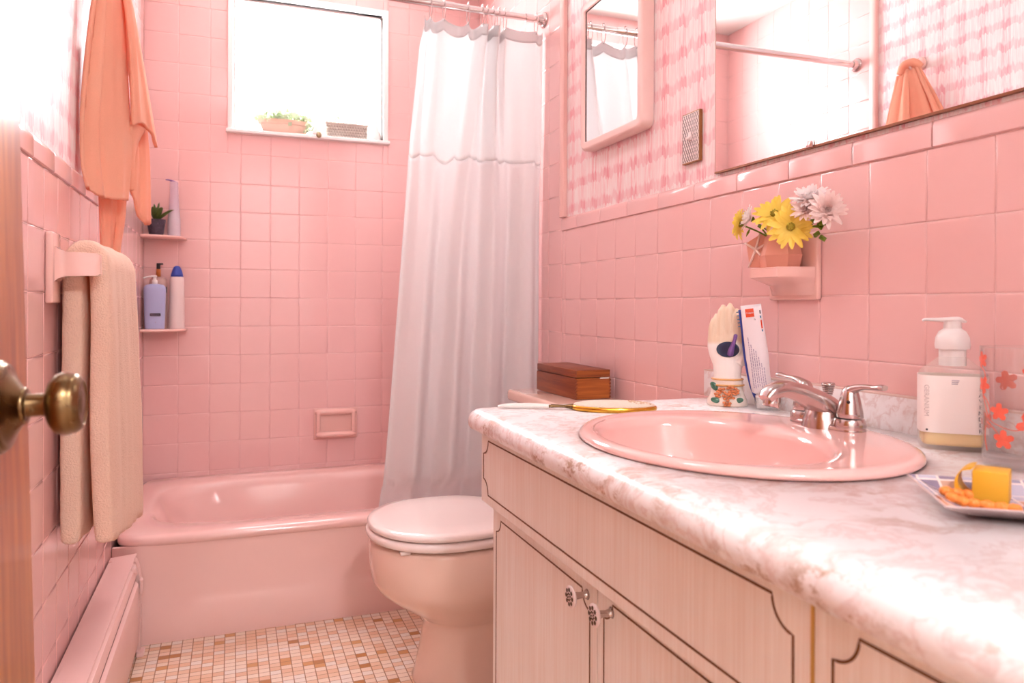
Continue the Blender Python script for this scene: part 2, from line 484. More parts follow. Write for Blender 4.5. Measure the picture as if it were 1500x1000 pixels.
def lettering(name, txt, size, mat, parent, M4, depth=.0002, align='CENTER'):
    cu = bpy.data.curves.new(name, 'FONT'); cu.body = txt; cu.size = size; cu.align_x = align; cu.align_y = 'CENTER'; cu.extrude = depth
    cu.resolution_u = 3
    tmp = bpy.data.objects.new(name, cu); COL.objects.link(tmp)
    dg = bpy.context.evaluated_depsgraph_get()
    me = bpy.data.meshes.new_from_object(tmp.evaluated_get(dg))
    bpy.data.objects.remove(tmp); bpy.data.curves.remove(cu)
    me.transform(wm(parent).inverted() @ M4); me.materials.clear()
    return link(name, me, mat, parent, False)

def frame3(o, xa, ya):
    # matrix with origin o, x-axis xa, y-axis ya
    x = Vector(xa).normalized(); y = Vector(ya); y = (y - x * y.dot(x)).normalized(); z = x.cross(y)
    m = Matrix((x, y, z)).transposed().to_4x4(); m.translation = o; return m

# ------------------------------------------------------------------ wall tiles
def tile(bm, o, ux, vy, nn, w, h, t=.0015, mi=0, lay=None, rnd=None, tilt=.004):
    # o = corner, ux/vy unit axes, nn normal into the room
    gp = .0005
    rings = []
    ta = rnd.uniform(-tilt, tilt); tb = rnd.uniform(-tilt, tilt)
    for ins, hh in ((0, 0), (.0003, t*.55), (.0013, t*.9), (.0032, t), (.006, t)):
        r = []
        for (a, b) in ((gp+ins, gp+ins), (w-gp-ins, gp+ins), (w-gp-ins, h-gp-ins), (gp+ins, h-gp-ins)):
            k = (a - w/2) * ta + (b - h/2) * tb if hh > 0 else 0
            r.append(bm.verts.new(o + ux*a + vy*b + nn*(hh + k)))
        rings.append(r)
    for a, b in zip(rings, rings[1:]):
        for i in range(4):
            f = bm.faces.new((a[i], a[(i+1) % 4], b[(i+1) % 4], b[i])); f.material_index = mi
            if lay: f[lay] = 0.5
    f = bm.faces.new(rings[-1]); f.material_index = mi
    return f

def grid_tiles(bm, org, ux, vy, nn, us, vs, mi, rnd, skip=None):
    # us, vs: sorted break lines; org: point with u=v=0
    for i in range(len(us) - 1):
        for j in range(len(vs) - 1):
            if us[i+1] - us[i] < .012 or vs[j+1] - vs[j] < .012: continue
            if skip and skip(us[i], us[i+1], vs[j], vs[j+1]): continue
            tile(bm, org + ux*us[i] + vy*vs[j], ux, vy, nn, us[i+1]-us[i], vs[j+1]-vs[j], mi=mi, rnd=rnd)

def breaks(lo, hi, off, p=P):
    k = math.ceil((lo - off) / p + 1e-6); out = [lo]
    x = off + k * p
    while x < hi - 1e-6:
        if x - out[-1] > .012: out.append(x)
        x += p
    if hi - out[-1] < .012 and len(out) > 1: out[-1] = hi
    else: out.append(hi)
    return out

YT = -.862           # where the alcove's full-height tile stops
CAP0, CAP1 = 1.165, 1.207
YF = -3.02
X_, Y_, Z_ = Vector((1, 0, 0)), Vector((0, 1, 0)), Vector((0, 0, 1))

def side_wall(name, x, sgn, yoff, jo):
    # sgn: +1 wall whose room side faces +x (left wall), -1 faces -x (right wall)
    bm = bmesh.new(); rnd = random.Random(3 if sgn > 0 else 5)
    nn = X_ * sgn
    g = .0014
    # body: back slab (grout face) ; wallpaper face above the cap
    def slab(y0, y1, z0, z1, off, mi):
        a = x - sgn * .12; b = x + sgn * off
        box(bm, (min(a, b), y0, z0), (max(a, b), y1, z1), mi=mi)
    slab(YT, .12, 0, H, -g, 1)
    slab(YF - .12, YT, 0, CAP1 - .002, -g, 1)
    slab(YF - .12, YT, CAP1 - .002, H, -g + .0005, 2)
    org = Vector((x - sgn * g, 0, 0))
    yb = breaks(YF, YT - .0, yoff)
    zb = breaks(0, CAP0, CAP0 - 12 * P)
    grid_tiles(bm, org, Y_, Z_, nn, yb, zb, 0, rnd)
    # cap row, longer tiles
    cb = breaks(YF, YT, jo, .1524)
    for i in range(len(cb) - 1):
        o = org + Y_ * cb[i] + Z_ * CAP0
        w = cb[i+1] - cb[i]
        rows = [(.0006, 0), (.0009, .0032), (.0022, .0052), (.03, .0052), (.036, .0044), (.0402, .002), (.0412, 0)]
        rr = []
        for z, d in rows:
            rr.append([bm.verts.new(o + Y_*yy + Z_*z + nn*(d*kk)) for yy, kk in ((.0007, .5), (.0016, .9), (.004, 1), (w-.004, 1), (w-.0016, .9), (w-.0007, .5))])
        for a, b in zip(rr, rr[1:]):
            for q in range(5): bm.faces.new((a[q], a[q+1], b[q+1], b[q])).material_index = 0
    # alcove tile full height
    ya = breaks(YT, 0, -P * 8 - .0)
    za = breaks(0, H, 1.279 - 11 * P)
    grid_tiles(bm, org, Y_, Z_, nn, ya, za, 0, rnd)
    o = fin(name, bm, [M['tile'], M['grout'], M['paper']], sharp=50)
    return struct(o)

lay = None
side_wall('wall_left', 0, 1, -1.632, -1.611)
side_wall('wall_right', W, -1, -1.428, -2.043)
# vertical pink trim where the alcove tile ends
for nm, x, s in (('trim_1', 0, 1), ('trim_2', W, -1)):
    bm = bmesh.new()
    z0 = CAP1
    prof = [(0, 0), (.012*s, 0), (.0145*s, .003), (.0145*s, .026), (.011*s, .032), (0, .034)]
    rings = [[bm.verts.new((x + p[0], YT - .036 + p[1], z)) for p in prof] for z in (z0, H)]
    skin(bm, rings)
    struct(fin(nm, bm, M['pinktrim'], sharp=40))

# back wall with window opening
WX0, WX1, WZ0, WZ1 = .305, .872, 1.592, 2.10
bm = bmesh.new(); rnd = random.Random(11)
for (a, b, c, d) in ((-.12, WX0, 0, H), (WX1, W + .12, 0, H), (WX0, WX1, 0, WZ0), (WX0, WX1, WZ1, H)):
    box(bm, (a, .0014, c), (b, .12, d), mi=1)
# tiles wind so that normal faces -y : ux = +x, vy = z, normal = -y
def skipw(u0, u1, v0, v1):
    return u1 > WX0 - .005 and u0 < WX1 + .005 and v1 > WZ0 - .0 and v0 < WZ1
xb = sorted(breaks(0, W, .1157 - P) + [WX0 - .006, WX1 + .006])
zb = sorted(breaks(0, H, 1.279 - 11 * P) + [WZ0 - .01])
def clean(l):
    o = [l[0]]
    for v in l[1:]:
        if v - o[-1] > .004: o.append(v)
    return o
grid_tiles(bm, Vector((0, .0014, 0)), X_, Z_, -Y_, breaks(0, W, .1157 - P), breaks(0, 1.5, 1.279 - 11 * P), 0, rnd)
grid_tiles(bm, Vector((0, .0014, 0)), X_, Z_, -Y_, breaks(0, W, .1157 - P), [1.5 - .0, WZ0 - .012] if False else breaks(1.5, WZ0 - .012, 1.279 + 3*P), 0, rnd) if False else None
zz = breaks(1.279 + 2*P, H, 1.279 - 11 * P)
zlow = [1.5, 1.279 + 3*P - .0]
grid_tiles(bm, Vector((0, .0014, 0)), X_, Z_, -Y_, breaks(0, WX0 - .02, .1157 - P), breaks(1.5, H, 1.279 - 11 * P), 0, rnd)
grid_tiles(bm, Vector((0, .0014, 0)), X_, Z_, -Y_, breaks(WX1 + .02, W, .1157 - P), breaks(1.5, H, 1.279 - 11 * P), 0, rnd)
grid_tiles(bm, Vector((0, .0014, 0)), X_, Z_, -Y_, breaks(WX0 - .02, WX1 + .02, .1157 - P), [1.5, WZ0 - .016], 0, rnd)
grid_tiles(bm, Vector((0, .0014, 0)), X_, Z_, -Y_, breaks(WX0 - .02, WX1 + .02, .1157 - P), [WZ1 + .012, H], 0, rnd)
struct(fin('wall_back', bm, [M['tile'], M['grout']], sharp=50))

bm = bmesh.new(); box(bm, (-.3, YF - 1.6, -.1), (W + .3, .12, 0)); struct(fin('floor', bm, M['floor'], smooth=False))
bm = bmesh.new(); box(bm, (-.12, YF - .12, H), (W + .12, .12, H + .1)); struct(fin('ceiling', bm, M['plaster'], smooth=False))
# front wall with the doorway the camera looks through
DX0, DX1, DZ = .085, .90, 2.0
bm = bmesh.new()
for (a, b, c, d) in ((-.12, DX0, 0, H), (DX1, W + .12, 0, H), (DX0, DX1, DZ, H)):
    box(bm, (a, YF - .12, c), (b, YF, d))
struct(fin('wall_front', bm, M['paper'], smooth=False))
bm = bmesh.new()
box(bm, (DX0 - .06, YF, 0), (DX0, YF + .015, DZ + .06), .003); box(bm, (DX1, YF, 0), (DX1 + .06, YF + .015, DZ + .06), .003)
box(bm, (DX0, YF, DZ), (DX1, YF + .015, DZ + .06), .003)
struct(fin('trim_3', bm, M['pinktrim'], sharp=40))
# unseen hallway shell, added to hold down the light through the doorway
hy0 = YF - 1.5
bm = bmesh.new(); box(bm, (-.3, hy0 - .1, 0), (-.2, YF - .12, H)); struct(fin('wall_added_hall_left', bm, M['plaster'], smooth=False))
bm = bmesh.new(); box(bm, (W + .2, hy0 - .1, 0), (W + .3, YF - .12, H)); struct(fin('wall_added_hall_right', bm, M['plaster'], smooth=False))
bm = bmesh.new(); box(bm, (-.2, hy0 - .1, 0), (W + .2, hy0, H)); struct(fin('wall_added_hall_back', bm, M['plaster'], smooth=False))
bm = bmesh.new(); box(bm, (-.3, hy0 - .1, H), (W + .3, YF - .12, H + .1)); struct(fin('ceiling_added_hall', bm, M['plaster'], smooth=False))
bm = bmesh.new(); box(bm, (-.3, YF - .122, 0), (-.12, YF - .02, H)); box(bm, (W + .12, YF - .122, 0), (W + .3, YF - .02, H)); struct(fin('wall_added_hall_front', bm, M['plaster'], smooth=False))

# ------------------------------------------------------------------ window
win = thing('window_1', '', ''); del win['label']; del win['category']; win['kind'] = 'structure'
bm = bmesh.new()
for (a, b, c, d) in ((WX0 - .02, WX0, WZ0 - .012, WZ1 + .02), (WX1, WX1 + .02, WZ0 - .012, WZ1 + .02), (WX0, WX1, WZ1, WZ1 + .02)):
    box(bm, (a, -.012, c), (b, .03, d), .002)
box(bm, (WX0, .03, WZ0), (WX0 + .006, .12, WZ1)); box(bm, (WX1 - .006, .03, WZ0), (WX1, .12, WZ1)); box(bm, (WX0, .03, WZ1 - .006), (WX1, .12, WZ1))
fin('window_frame', bm, M['winwhite'], win, sharp=40)
bm = bmesh.new(); box(bm, (WX0 - .026, -.022, WZ0 - .014), (WX1 + .026, .12, WZ0), .003, 3)
fin('window_sill', bm, M['winwhite'], win, sharp=40)
bm = bmesh.new()
for (a, b, c, d) in ((WX0 + .006, WX0 + .014, WZ0, WZ1 - .006), (WX1 - .014, WX1 - .006, WZ0, WZ1 - .006), (WX0 + .014, WX1 - .014, WZ1 - .012, WZ1 - .006), (WX0 + .014, WX1 - .014, WZ0, WZ0 + .012)):
    box(bm, (a, .092, c), (b, .112, d), .002)
fin('sash', bm, M['winwhite'], win, sharp=40)
bm = bmesh.new(); box(bm, (WX0 + .01, .1, WZ0 + .008), (WX1 - .01, .104, WZ1 - .009)); fin('pane', bm, M['winglass'], win, smooth=False)

# ------------------------------------------------------------------ bathtub
def superell(cx, cy, a, b, n, z, seg=72, nr=None):
    out = []
    for i in range(seg):
        t = 2 * PI * i / seg; c, s = math.cos(t), math.sin(t)
        out.append(Vector((cx + a * math.copysign(abs(c) ** (2 / n), c), cy + b * math.copysign(abs(s) ** (2 / n), s), z)))
    return out
tub = thing('bathtub', 'pink enamel bathtub filling the alcove under the window', 'bathtub', (W/2, -.38, 0))
bm = bmesh.new()
cx, cy = W/2, -.385
RZ = .292
def rectring(x0, x1, y0, y1, z, seg=72, rr=.02):
    # rectangle sampled with the same angular order as superell
    out = []
    c = Vector(((x0+x1)/2, (y0+y1)/2, 0)); hx, hy = (x1-x0)/2, (y1-y0)/2
    for i in range(seg):
        t = 2 * PI * i / seg; cc, ss = math.cos(t), math.sin(t)
        n = 14
        out.append(Vector((c.x + hx * math.copysign(abs(cc) ** (2 / n), cc), c.y + hy * math.copysign(abs(ss) ** (2 / n), ss), z)))
    return out
x0, x1, y0, y1 = .004, W - .004, -.755, -.004
rs = [rectring(x0+.004, x1-.004, y0+.006, y1, RZ - .030), rectring(x0, x1, y0 - .003, y1, RZ - .022), rectring(x0, x1, y0 - .003, y1, RZ - .010),
      rectring(x0+.002, x1-.002, y0 + .004, y1, RZ - .002), rectring(x0+.010, x1-.010, y0+.016, y1-.006, RZ + .001),
      superell(.655, -.375, .61, .335, 6, RZ), superell(.655, -.37, .59, .29, 4.5, RZ - .003), superell(.655, -.37, .578, .276, 4.2, RZ - .012),
      superell(.655, -.37, .565, .265, 4, RZ - .04), superell(.665, -.37, .53, .25, 3.6, .15), superell(.67, -.37, .50, .23, 3.4, .07), superell(.67, -.37, .44, .18, 3, .045), superell(.67, -.37, .2, .08, 2.4, .04)]
rings = [[bm.verts.new(p) for p in r] for r in rs]
skin(bm, rings, 0, False, True)
fin('basin', bm, M['tub'], tub, sharp=60)
bm = bmesh.new()
prof = [(-.03, .0), (-.7595, .0), (-.7605, .012), (-.7595, .095), (-.7545, .108), (-.752, .122), (-.7505, RZ - .03), (-.7515, RZ - .022), (-.03, RZ - .022)]
prism(bm, [(p[0], p[1]) for p in prof], .002, W - .002, axis=0)
# cut: hollow not visible; apron is a thin skirt
bm.free(); bm = bmesh.new()
outer = [(-.760, .0), (-.7612, .012), (-.760, .088), (-.7555, .104), (-.7525, .122), (-.7505, RZ - .024)]
inner = [(-.735, RZ - .024), (-.737, .12), (-.742, .0)]
prism(bm, outer + inner, .002, W - .002, axis=0)
fin('apron', bm, M['tub'], tub, sharp=50)

# soap dish set in the back wall tile
sd = thing('soap_dish', 'pink ceramic soap dish set in the tile above the bathtub', 'soap dish', (.688, 0, .46))
bm = bmesh.new()
x0, x1, z0, z1 = .604, .772, .402, .523
box(bm, (x0, -.008, z0), (x1, 0.0, z1), .003, 3)
fin('back_plate', bm, M['fixture'], sd, sharp=50)
bm = bmesh.new()
def rbar(bm, x0, x1, yc, zc, ry, rz, n=14):
    rings = []
    for i in range(9):
        t = i / 8; x = x0 + (x1 - x0) * t; e = min(t, 1 - t) * 8; k = math.sqrt(min(1, e * .6 + .3))
        rings.append([bm.verts.new((x, yc + ry * k * math.cos(2*PI*j/n), zc + rz * k * math.sin(2*PI*j/n))) for j in range(n)])
    skin(bm, rings)
rbar(bm, x0 + .004, x1 - .004, -.014, z1 - .014, .012, .013)
fin('lip', bm, M['fixture'], sd)
bm = bmesh.new(); rbar(bm, x0 + .008, x1 - .008, -.022, z0 + .02, .02, .012); fin('tray', bm, M['fixture'], sd)
bm = bmesh.new()
box(bm, (x0 + .008, -.026, z0 + .015), (x0 + .024, -.004, z1 - .012), .006, 3)
fin('side', bm, M['fixture'], sd)
bm = bmesh.new(); box(bm, (x1 - .024, -.026, z0 + .015), (x1 - .008, -.004, z1 - .012), .006, 3)
fin('side', bm, M['fixture'], sd)

# ------------------------------------------------------------------ corner shelves
def corner_shelf(z, lab):
    bm = bmesh.new(); ax, ay = .147, .112; n = 20
    rings = []
    for dz, ins in ((0, .004), (.002, .001), (.006, 0), (.009, .002), (.010, .005)):
        r = [bm.verts.new((.001, -.001, z - .01 + dz))]
        for i in range(n + 1):
            t = PI / 2 * i / n
            c, s = math.cos(t) ** .8, math.sin(t) ** .8
            r.append(bm.verts.new((.001 + (ax - ins) * c, -.001 - (ay - ins) * s, z - .01 + dz)))
        rings.append(r)
    skin(bm, rings)
    return tag(fin('corner_shelf', bm, M['fixture'], sharp=60), lab, 'shelf')
corner_shelf(1.176, 'upper pink corner shelf holding the potted succulent')
corner_shelf(.841, 'lower pink corner shelf holding the lavender bottle')

def bottle(bm, prof, c, sx=1, sy=1, seg=28, rot=0):
    lathe(bm, prof, seg, Matrix.Translation(c) @ Matrix.Rotation(rot, 4, 'Z'), sx=sx, sy=sy)

# potted succulent
c = Vector((.046, -.046, 1.1765))
t_ = thing('potted_succulent', 'small spiky succulent in a dark marbled pot on the upper corner shelf', 'plant', c)
bm = bmesh.new(); lathe(bm, [(.022, 0), (.0235, .002), (.0315, .055), (.0325, .058), (.0295, .058), (.028, .05), (.001, .05)], 28, Matrix.Translation(c), capt=False); fin('pot', bm, M['potdark'], t_, sharp=50)
bm = bmesh.new(); lathe(bm, [(.028, .049), (.02, .054), (.001, .055)], 20, Matrix.Translation(c)); fin('soil', bm, simple('brown_soil', '4a3426', .95), t_)
bm = bmesh.new()
for k, (a, ln, tl) in enumerate([(0, .055, .9), (.7, .05, .5), (1.6, .05, .4), (2.5, .05, .6), (3.4, .048, .5), (4.4, .05, .55), (5.2, .058, .8), (5.8, .07, 1.05), (.3, .06, .15), (3, .055, .12)]):
    d = Vector((math.cos(a) * math.sin(tl), math.sin(a) * math.sin(tl), math.cos(tl)))
    b0 = c + Vector((0, 0, .052))
    if b0.y + d.y * ln > -.004: ln = max(.02, (-.004 - b0.y) / d.y)
    if b0.x + d.x * ln < .004: ln = max(.02, (.004 - b0.x) / d.x)
    tube(bm, [b0, b0 + d * ln * .5 + Vector((0, 0, .006)), b0 + d * ln * .9 + Vector((0, 0, .006)), b0 + d * ln * 1.15], [.007, .0105, .007, .0008], 8, 4, flat=.45)
fin('leaves', bm, M['green'], t_)
# lilac bottle
c = Vector((.104, -.034, 1.1765))
t_ = thing('lotion_bottle', 'tall clear lilac bottle with a purple top behind the succulent', 'bottle', c)
bm = bmesh.new(); bottle(bm, [(.021, 0), (.022, .003), (.0215, .06), (.017, .11), (.0145, .16), (.0140, .196), (.012, .2)], c, 1, .7); fin('body', bm, M['lilac'], t_)
bm = bmesh.new(); tube(bm, [c + Vector((-.028, 0, .206)), c + Vector((-.014, 0, .2045)), c + Vector((.004, 0, .199)), c + Vector((.010, 0, .194))], [.0022, .0028, .003, .002], 8, 6); fin('cap', bm, M['purple'], t_)
bm = bmesh.new(); bottle(bm, [(.0185, .002), (.0195, .004), (.0175, .085), (.001, .086)], c, 1, .66); fin('lotion', bm, M['white'], t_)
# lavender bottle
c = Vector((.044, -.066, .8412))
t_ = thing('lavender_bottle', 'flat lavender pump bottle with a black label on the lower corner shelf', 'bottle', c)
bm = bmesh.new(); bottle(bm, [(.031, 0), (.0325, .003), (.0335, .03), (.036, .12), (.0365, .14), (.035, .151), (.028, .158), (.012, .161), (.006, .162)], c, 1, .5); fin('body', bm, M['lav'], t_)
bm = bmesh.new(); bottle(bm, [(.009, .160), (.009, .174), (.006, .176), (.005, .186)], c); fin('neck', bm, M['white'], t_)
bm = bmesh.new(); tube(bm, [c + Vector((.006, 0, .188)), c + Vector((-.01, -.004, .188)), c + Vector((-.03, -.010, .184)), c + Vector((-.036, -.012, .180))], [.006, .005, .0035, .003], 10, 6, flat=.7); fin('pump', bm, M['white'], t_)
bm = bmesh.new(); box(bm, (c.x - .014, c.y - .0183, c.z + .046), (c.x + .0205, c.y - .0165, c.z + .0565)); fin('label', bm, M['darkink'], t_, smooth=False)
bm = bmesh.new(); ball(bm, (c.x + .004, c.y - .0172, c.z + .024), (.0015, .0006, .0015), 8); fin('mark', bm, M['ink'], t_)
lettering('lettering', 'Neutrogena', .0058, M['ink'], t_, frame3(Vector((c.x + .003, c.y - .0184, c.z + .051)), (1, 0, 0), (0, 0, 1)))
# clear pink pump bottle behind
c = Vector((.052, -.024, .8412))
t_ = thing('pump_bottle', 'clear pink bottle with a black pump behind the lavender bottle', 'bottle', c)
bm = bmesh.new(); bottle(bm, [(.029, 0), (.030, .003), (.030, .165), (.028, .178), (.02, .186), (.009, .189)], c, 1, .68); fin('body', bm, M['clearpink'], t_)
bm = bmesh.new(); bottle(bm, [(.008, .189), (.008, .216)], c); fin('collar', bm, M['copper'], t_)
bm = bmesh.new(); bottle(bm, [(.0065, .216), (.0065, .234), (.006, .236)], c); box(bm, c + Vector((-.006, -.005, .232)), c + Vector((.016, .005, .238)), .002); fin('pump', bm, M['black'], t_, sharp=40)
bm = bmesh.new(); box(bm, (c.x + .012, c.y - .0203, c.z + .148), (c.x + .0285, c.y - .012, c.z + .152)); box(bm, (c.x + .0255, c.y - .014, c.z + .13), (c.x + .0288, c.y - .01, c.z + .152)); fin('label', bm, M['black'], t_, smooth=False)
# white bottle with blue cap
c = Vector((.1145, -.034, .8412))
t_ = thing('shampoo_bottle', 'tall white bottle with a pointed cobalt blue cap', 'bottle', c)
bm = bmesh.new(); bottle(bm, [(.0255, 0), (.0265, .003), (.0262, .03), (.0245, .12), (.0240, .175), (.0225, .186), (.021, .189)], c, 1, .8); fin('body', bm, M['bwhite'], t_)
bm = bmesh.new(); bottle(bm, [(.0215, .189), (.0205, .197), (.0165, .212), (.0115, .224), (.006, .2285), (.001, .2295)], c, 1, .8); fin('cap', bm, M['blue'], t_)

# ------------------------------------------------------------------ window sill things
c = Vector((.494, .046, WZ0))
t_ = thing('potted_ivy', 'pale trailing plant in a wide terracotta planter on the window sill', 'plant', c)
bm = bmesh.new(); lathe(bm, [(.038, 0), (.040, .003), (.048, .038), (.051, .040), (.053, .056), (.049, .056), (.046, .045), (.001, .045)], 40, Matrix.Translation(c), capt=False, sx=1.95, sy=.88); fin('pot', bm, M['terra'], t_, sharp=40)
def leaves(bm, c, rx, ry, h, n, rnd, size=.011, ymin=-.03, ymax=.088):
    for _ in range(n):
        a = rnd.uniform(0, 2*PI); k = math.sqrt(rnd.random())
        p = Vector((c.x + rx * k * math.cos(a), c.y + ry * k * math.sin(a), c.z + rnd.uniform(0, 1) ** .7 * h * (1.15 - .75*k)))
        p.y = min(max(p.y, ymin), ymax)
        d = Vector((rnd.uniform(-1, 1), rnd.uniform(-1, 1), rnd.uniform(-.3, 1))).normalized(); s = d.cross(Vector((rnd.uniform(-1, 1), rnd.uniform(-1, 1), .3))).normalized()
        L = size * rnd.uniform(.7, 1.4); nrm = d.cross(s)
        v = [bm.verts.new(q) for q in (p, p + d*L*.5 + s*L*.42 + nrm*.001, p + d*L, p + d*L*.5 - s*L*.42 + nrm*.001)]
        bm.faces.new(v)
bm = bmesh.new(); leaves(bm, c + Vector((0, 0, .045)), .125, .05, .06, 520, random.Random(4), .017); 
leaves(bm, c + Vector((.095, -.03, .01)), .02, .02, .05, 40, random.Random(9), .014); fin('foliage', bm, M['palegreen'], t_, smooth=False, recalc=False)
bm = bmesh.new()
for q in range(6):
    a = q * 1.05; tube(bm, [c + Vector((0, 0, .046)), c + Vector((.04*math.cos(a), .02*math.sin(a), .07)), c + Vector((.075*math.cos(a), .03*math.sin(a), .06))], [.0016, .001], 6, 4)
fin('stem', bm, M['palegreen'], t_)
c = Vector((.728, .05, WZ0))
t_ = thing('wicker_planter', 'rectangular grey wicker planter with small pale plants on the window sill', 'planter', c)
bm = bmesh.new()
box(bm, (.648, .015, WZ0), (.815, .085, WZ0 + .062), .004)
box(bm, (.644, .012, WZ0 + .056), (.819, .088, WZ0 + .066), .003)
for r_ in range(5):
    z = WZ0 + .008 + r_ * .0105
    for i in range(16):
        x = .653 + i * .0104 + (.005 if r_ % 2 else 0)
        if x < .812: ball(bm, (x, .0135, z), (.0055, .003, .0045), 8)
fin('basket', bm, M['wicker'], t_)
bm = bmesh.new(); leaves(bm, Vector((.72, .05, WZ0 + .062)), .07, .03, .04, 160, random.Random(6), .012); fin('foliage', bm, M['palegreen'], t_, smooth=False, recalc=False)
bm = bmesh.new(); box(bm, (.66, .022, WZ0 + .063), (.80, .078, WZ0 + .067)); fin('soil', bm, M['plateunder'], t_, smooth=False)
c = Vector((.613, -.002, WZ0))
bm = bmesh.new()
rings = []
for z, r in ((0, .027), (.012, .022), (.03, .016), (.045, .0125), (.05, .008)):
    rings.append([bm.verts.new(c + Vector((r * (1 + .18*math.cos(3*q*2*PI/24)) * math.cos(q*2*PI/24), .7 * r * math.sin(q*2*PI/24), z))) for q in range(24)])
skin(bm, rings)
tag(fin('paper_cone', bm, M['white']), 'white cone-shaped ornament on the window sill between the two plants', 'ornament')
c = Vector((.617, -.0335, WZ0 - .002))
t_ = thing('hanging_ornament', 'small brown and green ball hanging over the window sill edge', 'ornament', c)
bm = bmesh.new(); ball(bm, c, (.0105, .0095, .0115), 16); fin('ball', bm, simple('olive_brown_glaze', 'a79470', .4), t_)
bm = bmesh.new(); ball(bm, c + Vector((0, 0, .009)), (.0085, .008, .005), 12); tube(bm, [c + Vector((0, 0, .012)), c + Vector((0, .012, .018)), c + Vector((0, .02, .0185))], [.0012, .0012], 6, 4); fin('loop', bm, M['palegreen'], t_)
bm = bmesh.new()
c = Vector((.846, .012, WZ0))
rings = []
for z, r in ((0, .022), (.02, .019), (.045, .013), (.075, .007), (.085, .005), (.1, .004), (.35, .0015), (.50, .0015)):
    rings.append([bm.verts.new(c + Vector((r * (1 + (.12*math.cos(7*q*2*PI/28) if z < .08 else 0)) * math.cos(q*2*PI/28), .7 * r * math.sin(q*2*PI/28), z))) for q in range(28)])
skin(bm, rings)
tag(fin('cord_tassel', bm, M['white']), 'white pull cord ending in a tassel at the right side of the window', 'tassel')

# ------------------------------------------------------------------ curtain rod, rings, curtain
def rodpt(x): f = x / W; return Vector((x, -.795 + f * .08, 1.856 + f * .026))
t_ = thing('curtain_rod', 'steel shower curtain rod across the bathtub alcove', 'curtain rod', rodpt(0))
bm = bmesh.new(); tube(bm, [rodpt(.003), rodpt(W*.75)], .0125, 20, smooth=False); fin('rod', bm, M['steel'], t_, sharp=40)
bm = bmesh.new(); tube(bm, [rodpt(W*.7), rodpt(W - .003)], .0108, 20, smooth=False); tube(bm, [rodpt(W*.945), rodpt(W*.965)], .0135, 20, smooth=False); fin('inner_rod', bm, M['steel'], t_, sharp=40)
for x, s in ((.001, 1), (W - .001, -1)):
    bm = bmesh.new(); p = rodpt(x); m_ = Matrix.Translation(p) @ Matrix.Rotation(s * PI/2, 4, 'Y')
    lathe(bm, [(.026, 0), (.026, .003), (.0235, .006), (.018, .009), (.0155, .018), (.0145, .022)], 28, m_); fin('flange', bm, M['chrome'], t_, sharp=40)

# pleated fabric: x at the top follows the rings
ringx = [.882, .926, 1.007, 1.055, 1.073, 1.094, 1.113, 1.134, 1.247]
ctrl = []  # (s, xtop, ytop offset, ztop drop)
pos = [.862] + ringx + [1.272]
dep = [.0]
cum = [0]
for a, b in zip(pos, pos[1:]): cum.append(cum[-1] + max(b - a, .05))
tot = cum[-1]; ss = [c_ / tot for c_ in cum]
bow = [.012, .03, -.035, .03, -.028, .03, -.03, .028, -.006, .004]
sag = [.012, .006, .034, .012, .010, .010, .010, .012, .010, .010]
def top_at(s):
    for k in range(len(ss) - 1):
        if s <= ss[k+1] + 1e-9:
            f = (s - ss[k]) / (ss[k+1] - ss[k])
            x = pos[k] + (pos[k+1] - pos[k]) * f
            y = bow[k] * math.sin(PI * f)
            z = -sag[k] * math.sin(PI * f) ** .8 if 0 < f < 1 else 0
            return x, y, z
    return pos[-1], 0, 0
Lx = [(1.80, .862), (1.74, .847), (1.643, .838), (1.453, .820), (1.18, .806), (.858, .786), (.535, .765), (.28, .746), (.15, .74)]
def left_at(z):
    for (z0, x0), (z1, x1) in zip(Lx, Lx[1:]):
        if z >= z1: return x1 + (x0 - x1) * (z - z1) / (z0 - z1) if z < z0 else x0
    return Lx[-1][1]
def curt(s, v, ztop=1.832, zbot=.17):
    tx, ty, tz = top_at(s)
    zt = rodpt(tx).z - .040 + tz
    z = zt + (zbot - zt) * v
    # lower down the folds broaden and merge
    xl = left_at(z); xr = 1.270
    even = xl + (xr - xl) * s
    k = min(1, v * 2.2); k = k * k * (3 - 2*k)
    x = tx * (1 - k) + even * k if v > 0 else tx
    x = x + (left_at(z) - .862) * (1 - s) * (1 - k)
    amp = .020 + .012 * v
    yf = amp * math.sin(s * 2 * PI * 4.1 + .6 + .5*math.sin(3*v)) + .005 * math.sin(s * 2*PI*9.3 + 2.1*v)
    yr = rodpt(x).y + .002
    yb = -.735 + .052 * v + (-.03 * s * v)
    if z < .36: yb = max(yb, -.640 + (z - .3) * -.6) if s < 2 else yb
    y = (yr * (1 - v) + yb * v) + ty * (1 - k) + yf * k
    # keep inside the tub rim
    lim = -.662
    if z < .40:
        f = min(1, (.40 - z) / .10); y = y * (1 - f) + min(max(y * .55 - .29, lim), -.60) * f
    return Vector((min(x, 1.271), y, z))
t_ = thing('shower_curtain', 'white shower curtain drawn to the right of the bathtub with a sheer upper part', 'shower curtain', (1.05, -.74, .17))
VS = .262
bm = bmesh.new(); sheet(bm, lambda u, v: curt(u, v * VS), 180, 30, .0009); fin('sheer_panel', bm, M['sheer'], t_)
bm = bmesh.new(); sheet(bm, lambda u, v: curt(u, VS + v * (1 - VS)), 180, 90, .0016); fin('fabric_panel', bm, M['curtain'], t_)
bm = bmesh.new(); sheet(bm, lambda u, v: curt(u, v * .022) + Vector((0, -.0015, 0)), 180, 4, .0014); fin('header_band', bm, M['curtain'], t_)
first = None
